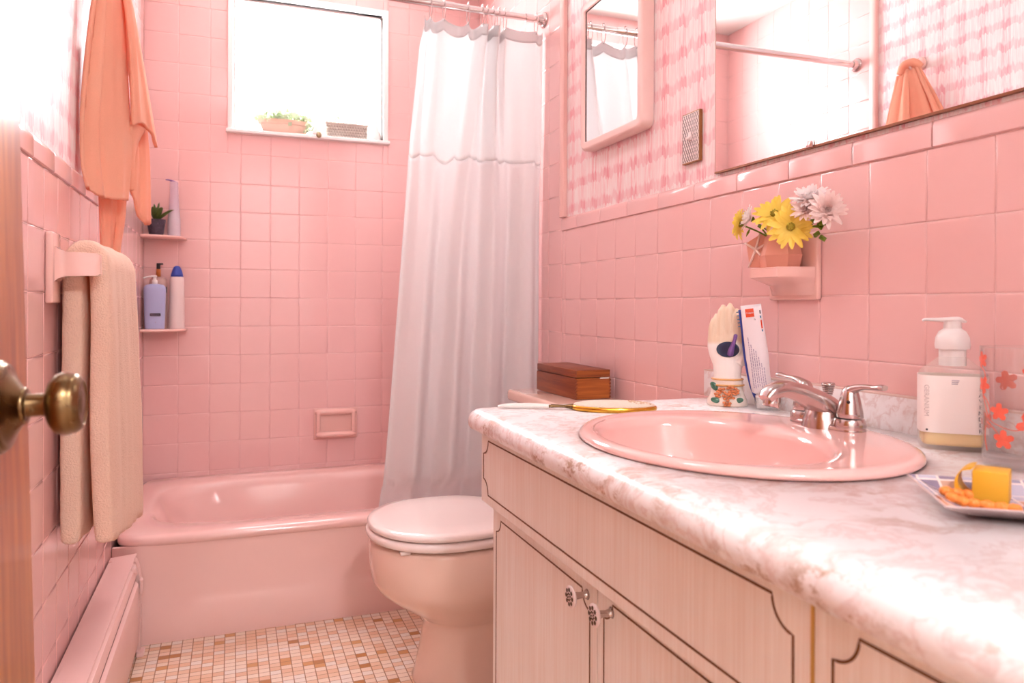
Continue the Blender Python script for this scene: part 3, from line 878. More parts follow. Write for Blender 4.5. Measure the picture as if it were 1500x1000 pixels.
for i, x in enumerate(ringx):
    p = rodpt(x)
    lab = ['leftmost curtain ring holding the outer edge of the curtain', 'second curtain ring from the left on the steel rod',
           'curtain ring at the left end of the dip in the fabric', 'curtain ring at the right end of the dip in the fabric',
           'first of the four bunched rings right of the dip', 'second of the four bunched rings right of the dip', 'third of the four bunched rings right of the dip',
           'last of the four bunched rings right of the dip', 'rightmost curtain ring beside the rod flange'][i]
    if first is None:
        bm = bmesh.new(); n = 26
        pts = [Vector((0, .0165 * math.cos(2*PI*q/n), -.016 + .034 * math.sin(2*PI*q/n))) for q in range(n)]
        rings = []
        for q in range(n):
            tt = (pts[(q+1) % n] - pts[q-1]).normalized(); s_ = Vector((1, 0, 0)); u_ = tt.cross(s_)
            rings.append([bm.verts.new(pts[q] + s_ * .0013 * math.cos(2*PI*w/8) + u_ * .0013 * math.sin(2*PI*w/8)) for w in range(8)])
        rings.append(rings[0]); skin(bm, rings, capb=False, capt=False)
        for q in (-1, 0, 1): ball(bm, (0, q * .005, .0185), .0027, 10)
        first = fin('curtain_ring', bm, M['chrome'])
        o = first
    else:
        o = first.copy(); COL.objects.link(o)
    o.location = p; tag(o, lab, 'curtain ring', 'curtain rings along the rod')

# ------------------------------------------------------------------ toilet
t_ = thing('toilet', 'pale pink toilet with closed lid beside the vanity', 'toilet', (.95, -1.2, 0))
def egg(x0, x1, hw, z, seg=56, sq=2.3, yc=-1.2):
    # x0 front tip (towards -x), x1 back; rounder front, squarer back
    out = []
    xc = x0 + (x1 - x0) * .48
    for i in range(seg):
        t = 2*PI*i/seg; c, s = math.cos(t), math.sin(t)
        a = (x1 - xc) if c > 0 else (xc - x0)
        n = 3.0 if c > 0 else 2.1
        out.append(Vector((xc + a * math.copysign(abs(c) ** (2/n), c), yc + hw * math.copysign(abs(s) ** (2/2.2), s), z)))
    return out
def loft(bm, secs, mi=0, capb=True, capt=True):
    skin(bm, [[bm.verts.new(p) for p in s] for s in secs], mi, capb, capt)
bm = bmesh.new()
S = [(.728, 1.03, .112, 0), (.726, 1.03, .114, .006), (.732, 1.02, .108, .02), (.745, 1.0, .098, .08), (.753, .99, .094, .13), (.756, .99, .096, .150), (.748, .995, .104, .16), (.715, 1.0, .122, .182),
     (.672, 1.01, .148, .212), (.638, 1.02, .170, .24), (.626, 1.03, .180, .262), (.621, 1.035, .183, .30), (.619, 1.04, .184, .35), (.622, 1.04, .182, .358), (.64, 1.03, .168, .362)]
loft(bm, [egg(*s) for s in S])
fin('bowl', bm, M['toilet'], t_, sharp=70)
bm = bmesh.new()
loft(bm, [egg(.80, 1.10, .085, 0), egg(.82, 1.12, .088, .12), egg(.86, 1.2, .10, .25), egg(.9, 1.25, .12, .33)])
fin('trapway', bm, M['toilet'], t_)
bm = bmesh.new()
loft(bm, [egg(.622, .99, .181, .3665), egg(.614, .992, .187, .370), egg(.612, .994, .189, .377), egg(.614, .992, .187, .384), egg(.624, .985, .178, .388)])
fin('seat', bm, M['seat'], t_)
bm = bmesh.new()
loft(bm, [egg(.624, .985, .176, .3895), egg(.617, .99, .1845, .392), egg(.6155, .992, .186, .399), egg(.620, .989, .182, .4045), egg(.64, .975, .165, .4075), egg(.70, .93, .11, .409), egg(.78, .86, .03, .4095)])
fin('lid', bm, M['seat'], t_)
for yy in (-1.33, -1.07):
    bm = bmesh.new(); box(bm, (.665, yy - .008, .358), (.69, yy + .008, .3675), .003); fin('bumper', bm, M['seat'], t_)
for yy in (-1.27, -1.13):
    bm = bmesh.new(); box(bm, (.985, yy - .02, .362), (1.02, yy + .02, .40), .006); fin('hinge', bm, M['seat'], t_)
bm = bmesh.new(); box(bm, (1.075, -1.415, .345), (W - .012, -.965, .652), .02, 4); box(bm, (1.0, -1.30, .30), (1.14, -1.10, .36), .01, 3); fin('tank', bm, M['toilet'], t_, sharp=50)
bm = bmesh.new(); box(bm, (1.062, -1.428, .652), (W - .006, -.952, .684), .009, 4); fin('tank_lid', bm, M['toilet'], t_, sharp=50)

# wooden box on the tank
t_ = thing('wooden_box', 'dark cherry wooden box with hinged lid on the toilet tank', 'box', (1.19, -1.12, .684))
bx0, bx1, by0, by1 = 1.142, 1.245, -1.253, -.988
bm = bmesh.new(); box(bm, (bx0, by0, .6845), (bx1, by1, .740), .0015, 2); fin('body', bm, M['boxwood'], t_, sharp=40)
bm = bmesh.new(); box(bm, (bx0 + .0008, by0 + .0008, .7415), (bx1 - .0008, by1 - .0008, .7615), .002, 2); fin('lid', bm, M['boxwood'], t_, sharp=40)
bm = bmesh.new(); box(bm, (bx0 + .0035, by0 - .0006, .686), (bx1 - .0035, by0 + .001, .7395)); box(bm, (bx0 + .0035, by0 - .0004, .7425), (bx1 - .0035, by0 + .002, .760)); fin('end_panel', bm, M['boxend'], t_, smooth=False)
for ca, cb_ in ((bx0 - .0004, bx0 + .0055), (bx1 - .0055, bx1 + .0004)):
    bm = bmesh.new()
    for q in range(6): box(bm, (ca, by0 - .0012, .688 + q * .0088), (cb_, by0 + .002, .692 + q * .0088))
    fin('dovetail_joint', bm, M['boxwood'], t_, smooth=False)
bm = bmesh.new(); box(bm, (bx1 - .032, by0 - .0016, .7375), (bx1 - .006, by0 - .0003, .741), .0004); fin('chip', bm, M['pearl'], t_, smooth=False)

# ------------------------------------------------------------------ vanity cabinet
CF = .743      # apron front plane
DF = .762      # door front plane
YL = -1.686    # left end
YR = YF + .02
t_ = thing('vanity_cabinet', 'pale wood-grain vanity cabinet with inlaid scalloped lines', 'cabinet', (1.0, -2.3, 0))
bm = bmesh.new()
box(bm, (CF + .036, YL - .018 + .016 - .002, .0), (W - .006, YL, .562)); box(bm, (CF + .036, YL - .018, .562), (W - .006, YL - .001, .6995)); box(bm, (CF + .036, YR, .10), (W - .006, YL - .02, .118)); box(bm, (CF + .036, YR, 0), (W - .006, YR + .016, .6995)); box(bm, (W - .012, YR + .016, .118), (W - .006, YL - .02, .6995))
fin('carcass', bm, M['cabside'], t_, smooth=False)
def scallop(y0, y1, z0, z1, r, n=10):
    # y0 > y1 (y0 is the far side); outline with concave corners
    pts = []
    for (cy_, cz_, a0) in ((y0, z1, -PI), (y1, z1, 0), (y1, z0, 0), (y0, z0, 0)):
        pass
    def arc(cy_, cz_, a, b): return [(cy_ + r * math.cos(a + (b-a)*i/n), cz_ + r * math.sin(a + (b-a)*i/n)) for i in range(n+1)]
    # y decreasing towards camera : use local u=-y
    u0, u1 = -y0, -y1
    P_ = []
    P_ += arc(u0, z1, -PI/2, 0)      # top-left
    P_ += arc(u1, z1, PI, 1.5*PI)    # top-right
    P_ += arc(u1, z0, PI/2, PI)      # bottom right
    P_ += arc(u0, z0, 0, PI/2)       # bottom left
    return [(-u, z) for u, z in P_]
def groove(par, x, y0, y1, z0, z1, r=.026, w=.0012):
    bm = bmesh.new(); pl = scallop(y0, y1, z0, z1, r); n = len(pl); A = []; 
    cxs = sum(p[0] for p in pl)/n; 
    inn, out = [], []
    for i in range(n):
        a = pl[i-1]; b = pl[(i+1) % n]; d = Vector((b[0]-a[0], b[1]-a[1])); 
        if d.length < 1e-9: d = Vector((1, 0))
        d.normalize(); nn = Vector((-d.y, d.x))
        out.append((pl[i][0] + nn.x*w, pl[i][1] + nn.y*w)); inn.append((pl[i][0] - nn.x*w, pl[i][1] - nn.y*w))
    R0 = [bm.verts.new((x + .001, *p)) for p in out]; R1 = [bm.verts.new((x - .0007, *p)) for p in out]; R2 = [bm.verts.new((x - .0007, *p)) for p in inn]; R3 = [bm.verts.new((x + .001, *p)) for p in inn]
    skin(bm, [R0, R1, R2, R3], 0, False, False)
    return fin('groove', bm, M['groove'], par, smooth=False)
YG = -2.5375
bm = bmesh.new(); box(bm, (CF, YG + .0015, .566), (CF + .034, YL, .7003), .0012); ap = fin('apron', bm, M['cabwood'], t_, smooth=False)
groove(ap, CF, YL - .013, YG + .022, .583, .682)
bm = bmesh.new(); box(bm, (CF - .0008, YG - .0016, .10), (CF + .03, YG + .0014, .7006)); fin('edge_strip', bm, M['brassline'], t_, smooth=False)
bm = bmesh.new(); box(bm, (CF, YR, .40), (CF + .034, YG - .0018, .6985), .0012); dr = fin('drawer', bm, M['cabwood'], t_, smooth=False)
groove(dr, CF, YG - .022, YR + .02, .42, .682)
bm = bmesh.new(); box(bm, (CF, YR, .12), (CF + .034, YG - .0018, .396), .0012); dr = fin('drawer', bm, M['cabwood'], t_, smooth=False)
YD = -2.1235
for (a, b, nm) in ((YL - .014, YD + .0015, 0), (YD - .0015, YG + .003, 1)):
    bm = bmesh.new(); box(bm, (DF, b, .105), (DF + .018, a, .5645), .0012); d_ = fin('door', bm, M['cabwood'], t_, smooth=False)
    groove(d_, DF, a - .018, b + .020, .13, .5385 if nm == 0 else .5465, .024)
    ky, kz = (-2.093, .534) if nm == 0 else (-2.163, .536)
    m_ = Matrix.Translation((DF, ky, kz)) @ Matrix.Rotation(-PI/2, 4, 'Y')
    bm = bmesh.new(); lathe(bm, [(.0075, 0), (.005, .003), (.0042, .008), (.005, .018), (.008, .0215)], 20, m_, capt=True)
    kn = fin('knob', bm, M['chrome'], d_)
    bm = bmesh.new(); lathe(bm, [(.006, .0205), (.0135, .022), (.0148, .0235), (.0148, .0255), (.0135, .0268), (.001, .0278)], 28, m_); fin('knob_face', bm, M['bwhite'], d_)
    bm = bmesh.new()
    for q in range(8):
        for rr_ in (.0045, .0095):
            a_ = q * PI/4 + (.39 if rr_ < .006 else 0)
            p = m_ @ Vector((rr_ * math.cos(a_), rr_ * math.sin(a_), .0272 if rr_ > .006 else .0276))
            ball(bm, p, (.0008, rr_ * .30 + .0002, rr_ * .30 + .0002), 8)
    ball(bm, m_ @ Vector((0, 0, .0278)), (.0008, .0014, .0014), 8)
    fin('filigree', bm, simple('dark_filigree', '57452f', .4, .6), d_)
bm = bmesh.new(); box(bm, (DF + .02, YD - .004, .105), (DF + .03, YD + .004, .56)); fin('stile', bm, M['cabwood'], t_, smooth=False)
bm = bmesh.new(); box(bm, (DF + .05, YR, 0), (DF + .06, YL + .02, .10)); fin('toe_kick', bm, M['cabside'], t_, smooth=False)

# ------------------------------------------------------------------ countertop + sink
SX, SY = .975, -2.135
t_ = thing('countertop', 'white marbled laminate countertop with rolled front edge and backsplash', 'countertop', (1.0, -2.3, .70))
NA = 320
X0, X1, Y0, Y1 = .7145, W - .002, YR, -1.664
def outl(ins, z):
    out = []
    x0, x1, y0, y1 = X0 + ins, X1, Y0, Y1 - ins
    rc = max(.032 - ins, .004)
    for i in range(NA):
        a = 2*PI*i/NA; d = Vector((math.cos(a), math.sin(a)))
        ts = []
        if d.x < -1e-9: ts.append((x0 - SX) / d.x)
        if d.x > 1e-9: ts.append((x1 - SX) / d.x)
        if d.y < -1e-9: ts.append((y0 - SY) / d.y)
        if d.y > 1e-9: ts.append((y1 - SY) / d.y)
        t = min(ts); p = Vector((SX, SY)) + d * t
        cc = Vector((x0 + rc, y1 - rc))
        if p.x < cc.x and p.y > cc.y:   # rounded corner: ray-circle
            o_ = Vector((SX, SY)) - cc; b_ = o_.dot(d); q = b_*b_ - (o_.dot(o_) - rc*rc)
            if q > 0: p = Vector((SX, SY)) + d * (-b_ + math.sqrt(q))
        out.append(Vector((p.x, p.y, z)))
    return out
bm = bmesh.new()
ell = lambda k, z: [Vector((SX + .200*k*math.cos(2*PI*i/NA), SY + .235*k*math.sin(2*PI*i/NA), z)) for i in range(NA)]
CT = .738
secs = [ell(1, CT - .03), ell(1, CT)] + [outl(i_, z_) for i_, z_ in ((.032, CT), (.022, CT - .0003), (.014, CT - .002), (.0075, CT - .006), (.003, CT - .0115), (.0005, CT - .018), (0, CT - .024), (.001, CT - .030), (.004, CT - .0355), (.009, CT - .0375), (.04, CT - .0375))] + [ell(1, CT - .03)]
skin(bm, [[bm.verts.new(p) for p in s] for s in secs], 0, False, False)
fin('slab', bm, M['marble'], t_)
bm = bmesh.new(); box(bm, (W - .019, YR, CT - .001), (W - .0015, -1.649, .7925), .0015); fin('backsplash', bm, M['marble'], t_, sharp=40)
bm = bmesh.new(); box(bm, (W - .0195, YR, .7915), (W - .0015, -1.6485, .7938), .0004); fin('edge_strip', bm, simple('pale_edge_strip', 'e3c8bd', .4), t_, smooth=False)

t_ = thing('sink', 'oval pink self-rimming sink basin set in the countertop', 'sink', (SX, SY, CT))
bm = bmesh.new(); N = 96
def er(cx, cy, a, b, z, flat=0):
    out = []
    for i in range(N):
        t = 2*PI*i/N; x = a*math.cos(t); y = b*math.sin(t)
        if flat and x > 0: x *= (1 - flat * (1 - abs(math.sin(t))**2) )
        out.append(Vector((cx + x, cy + y, z)))
    return out
secs = [er(SX, SY, .213, .248, CT + .0005), er(SX, SY, .2155, .2505, CT + .003), er(SX, SY, .214, .249, CT + .0075), er(SX, SY, .209, .244, CT + .0105), er(SX, SY, .203, .238, CT + .0115),
        er(SX - .004, SY, .194, .229, CT + .0107), er(SX - .02, SY + .002, .172, .214, CT + .0098), er(.935, SY + .004, .157, .201, CT + .0098), er(.931, SY + .004, .149, .192, CT + .0088), er(.929, SY + .004, .142, .185, CT + .006), er(.929, SY + .004, .138, .181, CT - .006),
        er(.930, SY + .004, .131, .173, CT - .04), er(.933, SY + .003, .115, .150, CT - .085), er(.938, SY, .08, .10, CT - .118), er(.94, SY, .03, .03, CT - .128), er(.94, SY, .022, .022, CT - .132)]
skin(bm, [[bm.verts.new(p) for p in s] for s in secs], 0, False, True)
fin('basin', bm, M['sink'], t_)
bm = bmesh.new(); lathe(bm, [(.021, 0), (.0215, .002), (.018, .003), (.015, .001), (.001, .001)], 28, Matrix.Translation((.94, SY, CT - .131))); fin('drain', bm, M['chrome'], t_)

# ------------------------------------------------------------------ faucet
FZ = CT + .0088
t_ = thing('faucet', 'brushed nickel two-handle faucet on the sink ledge', 'faucet', (1.15, -2.12, FZ))
FX = 1.151; YA, YB = -2.0745, -2.166
bm = bmesh.new()
# base plate joining the two handle bases
secs = []
for z, k in ((0, 1.0), (.002, 1.03), (.007, .98), (.009, .9)):
    r = []
    n = 20
    for i in range(n): a = PI * i / (n-1); r.append(Vector((FX + .0215*k*math.cos(a), YA + .0215*k*math.sin(a), FZ + z)))
    for i in range(n): a = PI + PI * i / (n-1); r.append(Vector((FX + .0215*k*math.cos(a), YB + .0215*k*math.sin(a), FZ + z)))
    secs.append(r)
loft(bm, secs)
fin('base_plate', bm, M['chrome'], t_, sharp=50)
for nm, yy, sg in (('handle', YA, 1), ('handle', YB, -1)):
    c = Matrix.Translation((FX, yy, FZ))
    bm = bmesh.new(); lathe(bm, [(.0215, .004), (.0225, .010), (.0215, .0165), (.0195, .0195)], 32, c)
    hb = fin('handle_base', bm, M['chrome'], t_, sharp=50)
    bm = bmesh.new(); lathe(bm, [(.0175, .0208), (.0185, .0215), (.018, .028), (.0155, .042), (.013, .053), (.011, .060), (.008, .065), (.003, .0675)], 32, c)
    tube(bm, [(FX, yy - sg*.004, FZ + .050), (FX, yy + sg*.006, FZ + .062), (FX, yy + sg*.024, FZ + .0675), (FX, yy + sg*.042, FZ + .0685), (FX, yy + sg*.056, FZ + .0700), (FX, yy + sg*.062, FZ + .0700)], [.010, .0100, .0065, .0055, .0068, .0060], 14, 8, flat=.68)
    h_ = fin(nm, bm, M['chrome'], t_, sharp=60)
    bm = bmesh.new(); ball(bm, (FX - .0125, yy - .0095, FZ + .045), (.0026, .0026, .0026), 10); fin('set_screw', bm, M['dark'], h_)
bm = bmesh.new()
yc = -2.12
path = [(FX + .024, FZ + .002, .032, .012), (FX + .013, FZ + .017, .031, .018), (FX - .008, FZ + .033, .027, .018), (FX - .035, FZ + .047, .0215, .0155), (FX - .062, FZ + .057, .0185, .013), (FX - .086, FZ + .0605, .017, .012), (FX - .104, FZ + .056, .0155, .0112), (FX - .114, FZ + .047, .012, .008)]
pp = cat_rom([(a, 0, b) for a, b, _, _ in path], 6); wy = interp([p[2] for p in path], 0, len(pp)); wt = interp([p[3] for p in path], 0, len(pp))
rings = []
for i, p in enumerate(pp):
    tg = (pp[min(i+1, len(pp)-1)] - pp[max(i-1, 0)]).normalized(); nn_ = Vector((-tg.z, 0, tg.x))
    r = []
    for q in range(24):
        a = 2*PI*q/24; cc, ssn = math.cos(a), math.sin(a)
        r.append(bm.verts.new(Vector((p.x, yc, p.z)) + Vector((0, 1, 0)) * wy[i] * math.copysign(abs(cc)**.8, cc) + nn_ * wt[i] * math.copysign(abs(ssn)**.8, ssn)))
    rings.append(r)
skin(bm, rings)
# flared wedge down to the plate
loft(bm, [[Vector((FX - .005 + a*(.030)*math.cos(2*PI*q/24), yc + b * .031*math.sin(2*PI*q/24), z)) for q in range(24)] for a, b, z in ((1.05, 1.05, FZ + .001), (1.0, 1.0, FZ + .012), (.85, .82, FZ + .026), (.65, .68, FZ + .038))])
fin('spout', bm, M['chrome'], t_, sharp=60)
bm = bmesh.new(); m_ = Matrix.Translation((FX - .101, yc, FZ + .048)) @ Matrix.Rotation(.22, 4, 'Y') 
lathe(bm, [(.0115, -.013), (.012, -.012), (.0125, -.004), (.0115, .004)], 24, m_); lathe(bm, [(.009, -.0132), (.001, -.0105)], 20, m_, mi=1, capb=False); fin('aerator', bm, [M['steel'], M['dark']], t_, sharp=40)
bm = bmesh.new(); c = Matrix.Translation((1.196, -2.076, FZ))
prof = [(.0018, 0), (.0018, .040), (.006, .042)]
for q in range(6): prof += [(.0066 + q*.0007, .0425 + q*.003), (.0074 + q*.0007, .0440 + q*.003), (.0062 + q*.0007, .0452 + q*.003)]
prof += [(.0100, .0615), (.006, .0625), (.001, .062)]
lathe(bm, prof, 24, c); fin('stopper_rod', bm, M['chrome'], t_, sharp=60)

# ------------------------------------------------------------------ hand mirror lying on the counter
d = (Vector((1.037, -1.83, 0)) - Vector((.766, -1.707, 0))).normalized(); s_ = Vector((-d.y, d.x, 0))
hm0 = Vector((.766, -1.707, CT))
t_ = thing('hand_mirror', 'vintage hand mirror with gold rim and pearl handle lying face down by the sink', 'hand mirror', hm0 + d * .2)
def hmp(a, b, z): return hm0 + d * a + s_ * b + Vector((0, 0, z))
def ovalr(k, z, n=56): return [hmp(.2155 + .0785*k*math.cos(2*PI*i/n), .046*k*math.sin(2*PI*i/n), z) for i in range(n)]
bm = bmesh.new(); loft(bm, [ovalr(.93, .0005), ovalr(.985, .002), ovalr(1.0, .005), ovalr(.985, .0085), ovalr(.95, .0100)]); fin('rim', bm, M['gold'], t_)
bm = bmesh.new(); loft(bm, [ovalr(.955, .0098), ovalr(.93, .0118), ovalr(.8, .0142), ovalr(.5, .0158), ovalr(.15, .0164)]); fin('back', bm, M['lace'], t_)
bm = bmesh.new(); tube(bm, [hmp(.001, 0, .004), hmp(.02, 0, .0055), hmp(.06, 0, .0062), (hmp(.10, 0, .0062))], [.0025, .0058, .0065, .0048], 14, 6, flat=.8); fin('handle', bm, M['pearl'], t_)
bm = bmesh.new(); tube(bm, [hmp(.096, 0, .0062), hmp(.11, 0, .0065), hmp(.125, 0, .0062), hmp(.141, 0, .006)], [.0055, .0045, .0042, .0085], 14, 6, flat=.65); ball(bm, hmp(.1395, 0, .0063), (.004, .008, .005), 12, mat=Matrix.Rotation(math.atan2(d.y, d.x), 4, 'Z')); fin('ferrule', bm, M['brass'], t_)
bm = bmesh.new()
rnd = random.Random(21)
for _ in range(60):
    a = rnd.uniform(0, 2*PI); k = math.sqrt(rnd.random())
    x_, y_ = .262 + .022*k*math.cos(a), .022*k*math.sin(a)
    e_ = ((x_ - .2155)/.0785)**2 + (y_/.046)**2
    zz_ = .0164 - .0062 * min(e_, .95)**1.4
    if e_ < .85: ball(bm, hmp(x_, y_, zz_), (.0022, .0022, .0014), 6)
fin('embroidery', bm, simple('tan_stitching', 'cfae8e', .7), t_)

# ------------------------------------------------------------------ ceramic hand figurine
hc = Vector((1.203, -1.807, CT))
wv = Vector((.72, -.69, 0)).normalized()   # image-right
fv = Vector((-.69, -.72, 0)).normalized()  # towards camera
def hp(a, b, z): return hc + wv * a + fv * b + Vector((0, 0, z))
t_ = thing('ceramic_hand', 'cream ceramic hand figurine on a flower-covered base beside the faucet', 'figurine', hc)
bm = bmesh.new()
def hring(a, w_, t__, z, n=28, b=0): return [hp(a + w_*math.cos(2*PI*i/n), b + t__*math.sin(2*PI*i/n), z) for i in range(n)]
# palm / wrist
loft(bm, [hring(0.000, .026, .022, .052), hring(0, .0255, .021, .062), hring(.001, .028, .020, .078), hring(.000, .0335, .019, .095), hring(-.001, .0365, .0175, .112), hring(-.001, .0365, .015, .130), hring(-.001, .034, .0125, .146)])
# four fingers, touching, unequal
for a0, a1, ztop, r_ in ((-.0255, -.0205, .174, .0098), (-.0115, -.0080, .191, .0104), (.0040, .0050, .194, .0104), (.0185, .0175, .184, .0100)):
    tube(bm, [hp(a0 * .95, .001, .118), hp(a0, .003, .142), hp((a0 + a1)/2, .0045, (.142 + ztop)/2), hp(a1, .003, ztop - .008), hp(a1, .001, ztop)], [r_*1.15, r_*1.08, r_, r_*.9, r_*.42], 14, 6)
    ball(bm, hp(a1, .0012, ztop - .001), (r_*.5, r_*.5, r_*.5), 10)
# thumb leaves the side of the palm
tube(bm, [hp(.022, .004, .085), hp(.036, .008, .104), hp(.040, .012, .125), hp(.036, .016, .144)], [.013, .0105, .009, .0055], 14, 6)
hand = fin('hand', bm, [M['handglaze']], t_)
md = hand.modifiers.new('remesh', 'REMESH'); md.mode = 'VOXEL'; md.voxel_size = .0011; md.use_smooth_shade = True
sm = hand.modifiers.new('smooth', 'SMOOTH'); sm.iterations = 4; sm.factor = .5
bm = bmesh.new(); m_ = frame3(hp(.0035, .0200, .109), wv, (0, 0, 1)); 
loft(bm, [[m_ @ Vector((.0205*k*math.cos(2*PI*i/36), .0145*k*math.sin(2*PI*i/36), z)) for i in range(36)] for k, z in ((1.0, -.012), (1.04, .0006), (1, .0016), (.94, .0012), (.6, .0014), (.2, .0016))])
fin('hollow', bm, M['navy'], t_)
bm = bmesh.new(); loft(bm, [hring(0, .037, .030, .0005, 40), hring(0, .0385, .031, .003, 40), hring(0, .037, .030, .012, 40), hring(0, .032, .027, .022, 40), hring(0, .030, .025, .034, 40), hring(0, .030, .025, .046, 40), hring(0, .0285, .0245, .050, 40), hring(0, .026, .022, .054, 40)])
fin('base', bm, M['bisque'], t_)
bm = bmesh.new()
for z_, rr_ in ((.0515, .0285), (.0405, .0305)):
    n = 40; pts = hring(0, rr_, rr_*.86, z_, n); rings = []
    for q in range(n):
        rad = (pts[q] - hp(0, 0, z_)).normalized(); rings.append([bm.verts.new(pts[q] + rad*.0022*math.cos(2*PI*w/8) + Z_*.0018*math.sin(2*PI*w/8)) for w in range(8)])
    rings.append(rings[0]); skin(bm, rings, capb=False, capt=False)
fin('cuff', bm, M['ochre'], t_)
def surf(a, z, out=0): # point on the front of the base
    k = a / .031; b = .026 * math.sqrt(max(0, 1 - min(k*k, .98))); b += .004 if z < .015 else 0
    return hp(a, b + out, z)
rnd = random.Random(2)
bm = bmesh.new()
for (a, z) in ((-.006, .030), (.010, .034), (.002, .020), (.012, .022), (.004, .008), (-.013, .024), (.018, .030)):
    c = surf(a, z, .002); mm = frame3(c, wv, (0, 0, 1))
    for q in range(5):
        an = q * 2*PI/5 + rnd.uniform(0, 1); ball(bm, mm @ Vector((.0052*math.cos(an), .0052*math.sin(an), .001)), (.0036, .0036, .0025), 8)
    ball(bm, mm @ Vector((0, 0, .003)), .002, 8)
fin('flower_relief', bm, M['orange'], t_)
for (a, z, an, L) in ((-.0215, .038, 2.2, .014), (-.018, .012, 2.9, .013), (.0245, .013, .3, .012)):
    bm = bmesh.new(); c = surf(a, z, .002); mm = frame3(c, wv, (0, 0, 1)) @ Matrix.Rotation(an, 4, 'Z')
    g = bmesh.ops.create_uvsphere(bm, u_segments=14, v_segments=10, radius=1, matrix=mm @ Matrix.Diagonal((L*.72, L*.42, .003, 1)))
    fin('leaf_relief', bm, M['leafglaze'], t_)

# purple toothbrush poking out of the hole in the hand
bm = bmesh.new(); tube(bm, [hp(.008, .019, .100), hp(.010, .024, .108), hp(.0135, .026, .118), hp(.0165, .0265, .127), hp(.018, .026, .134)], [.0065, .0058, .0042, .0032, .0036], 12, 6); ball(bm, hp(.0183, .026, .1355), .0038, 12)
tag(fin('purple_toothbrush', bm, M['purple']), 'purple toothbrush handle poking out of the hole in the ceramic hand', 'toothbrush')

# clear shell-like glass dish behind hand and faucet
gc = Vector((1.236, -1.885, CT))
bm = bmesh.new(); rings = []
for r_, z in ((.016, .0003), (.019, .001), (.0215, .010), (.0225, .022), (.0215, .0222), (.0195, .010), (.016, .003), (.001, .0025)):
    rings.append([bm.verts.new(gc + Vector((r_*(1 + .03*math.cos(10*q*2*PI/60))*math.cos(q*2*PI/60)*.9, 1.35*r_*(1 + .03*math.cos(10*q*2*PI/60))*math.sin(q*2*PI/60), z))) for q in range(60)])
skin(bm, rings, capb=True, capt=True)
tag(fin('glass_dish', bm, M['glass']), 'small clear ribbed glass dish behind the faucet spout', 'dish')

# toothpaste tube + blue toothbrush
tb = Vector((1.2335, -1.876, CT + .0035))
ax = Vector((-.026, .006, .191)); tw = Vector((.80, -.60, 0)).normalized(); tw = (tw - ax.normalized()*tw.dot(ax.normalized())).normalized(); tn = tw.cross(ax.normalized()).normalized()
if tn.dot(fv) < 0: tn = -tn
t_ = thing('toothpaste_tube', 'white toothpaste tube with red logo leaning on the ceramic hand', 'toothpaste', tb)
bm = bmesh.new(); rings = []
for f, w_, th in ((.14, .012, .012), (.16, .0175, .015), (.25, .0185, .0135), (.5, .0205, .0105), (.75, .0195, .007), (.92, .0185, .003), (.95, .0185, .0012), (1.0, .0185, .0010)):
    c = tb + ax*f
    rings.append([bm.verts.new(c + tw*w_*math.cos(2*PI*i/32) + tn*th*math.sin(2*PI*i/32)) for i in range(32)])
skin(bm, rings); fin('tube', bm, M['tube'], t_)
bm = bmesh.new(); z0_ = tb; rings = []
for f, r_ in ((.0, .0115), (.005, .0125), (.12, .0125), (.14, .010)):
    c = tb + ax*f; rings.append([bm.verts.new(c + tw*r_*math.cos(2*PI*i/24) + tn*r_*math.sin(2*PI*i/24)) for i in range(24)])
skin(bm, rings); fin('cap', bm, M['white'], t_)
def tp(u, f):  # on tube front surface
    w_ = .0195; tab = ((.14, .012), (.16, .015), (.25, .0135), (.5, .0105), (.75, .007), (.92, .003), (.95, .0016), (1.0, .0012)); th = .0012
    for (fa, ta), (fb, tb_) in zip(tab, tab[1:]):
        if fa <= f <= fb: th = ta + (tb_ - ta)*(f - fa)/(fb - fa)
    u_ = max(-.98, min(.98, u / w_)); return tb + ax*f + tw*u + tn*(th*math.sqrt(1 - u_*u_) + .0007)
def patch(bm, u0, u1, f0, f1, n=4):
    vs = [[bm.verts.new(tp(u0 + (u1-u0)*i/n, f0 + (f1-f0)*j/n)) for i in range(n+1)] for j in range(n+1)]
    for j in range(n):
        for i in range(n): bm.faces.new((vs[j][i], vs[j][i+1], vs[j+1][i+1], vs[j+1][i]))
bm = bmesh.new(); patch(bm, -.011, .004, .885, .965); fin('red_logo', bm, M['red'], t_)
bm = bmesh.new(); patch(bm, .0138, .0158, .905, .94); fin('dark_mark', bm, M['darkink'], t_)
bm = bmesh.new(); patch(bm, .0135, .0158, .865, .888); fin('blue_mark', bm, M['teal'], t_); bm = bmesh.new(); patch(bm, .0138, .0160, .735, .755); fin('blue_mark', bm, M['teal'], t_)
bm = bmesh.new(); patch(bm, .0137, .0160, .765, .845); fin('red_mark', bm, M['red'], t_)
bm = bmesh.new()
rnd = random.Random(8)
for L_ in range(7):
    u = -.013 + L_ * .0036; f = .20 + .02 * rnd.random(); top = .68 - .045 * L_ + rnd.uniform(-.02, .02)
    while f < top:
        g_ = rnd.uniform(.012, .035); patch(bm, u, u + .0013, f, min(f + g_, top), 2); f += g_ + .006
fin('small_print', bm, M['ink'], t_)
lettering('lettering', 'Colgate', .0042, M['tube'], t_, frame3(tp(-.0035, .925) + tn*.0008, tw, ax))
lettering('lettering', 'n', .006, M['darkink'], t_, frame3(tp(.004, .86) + tn*.0008, tw, ax))
t_ = thing('blue_toothbrush', 'blue toothbrush behind the toothpaste tube, bristles showing at its top edge', 'toothbrush', tb + tw*-.020)
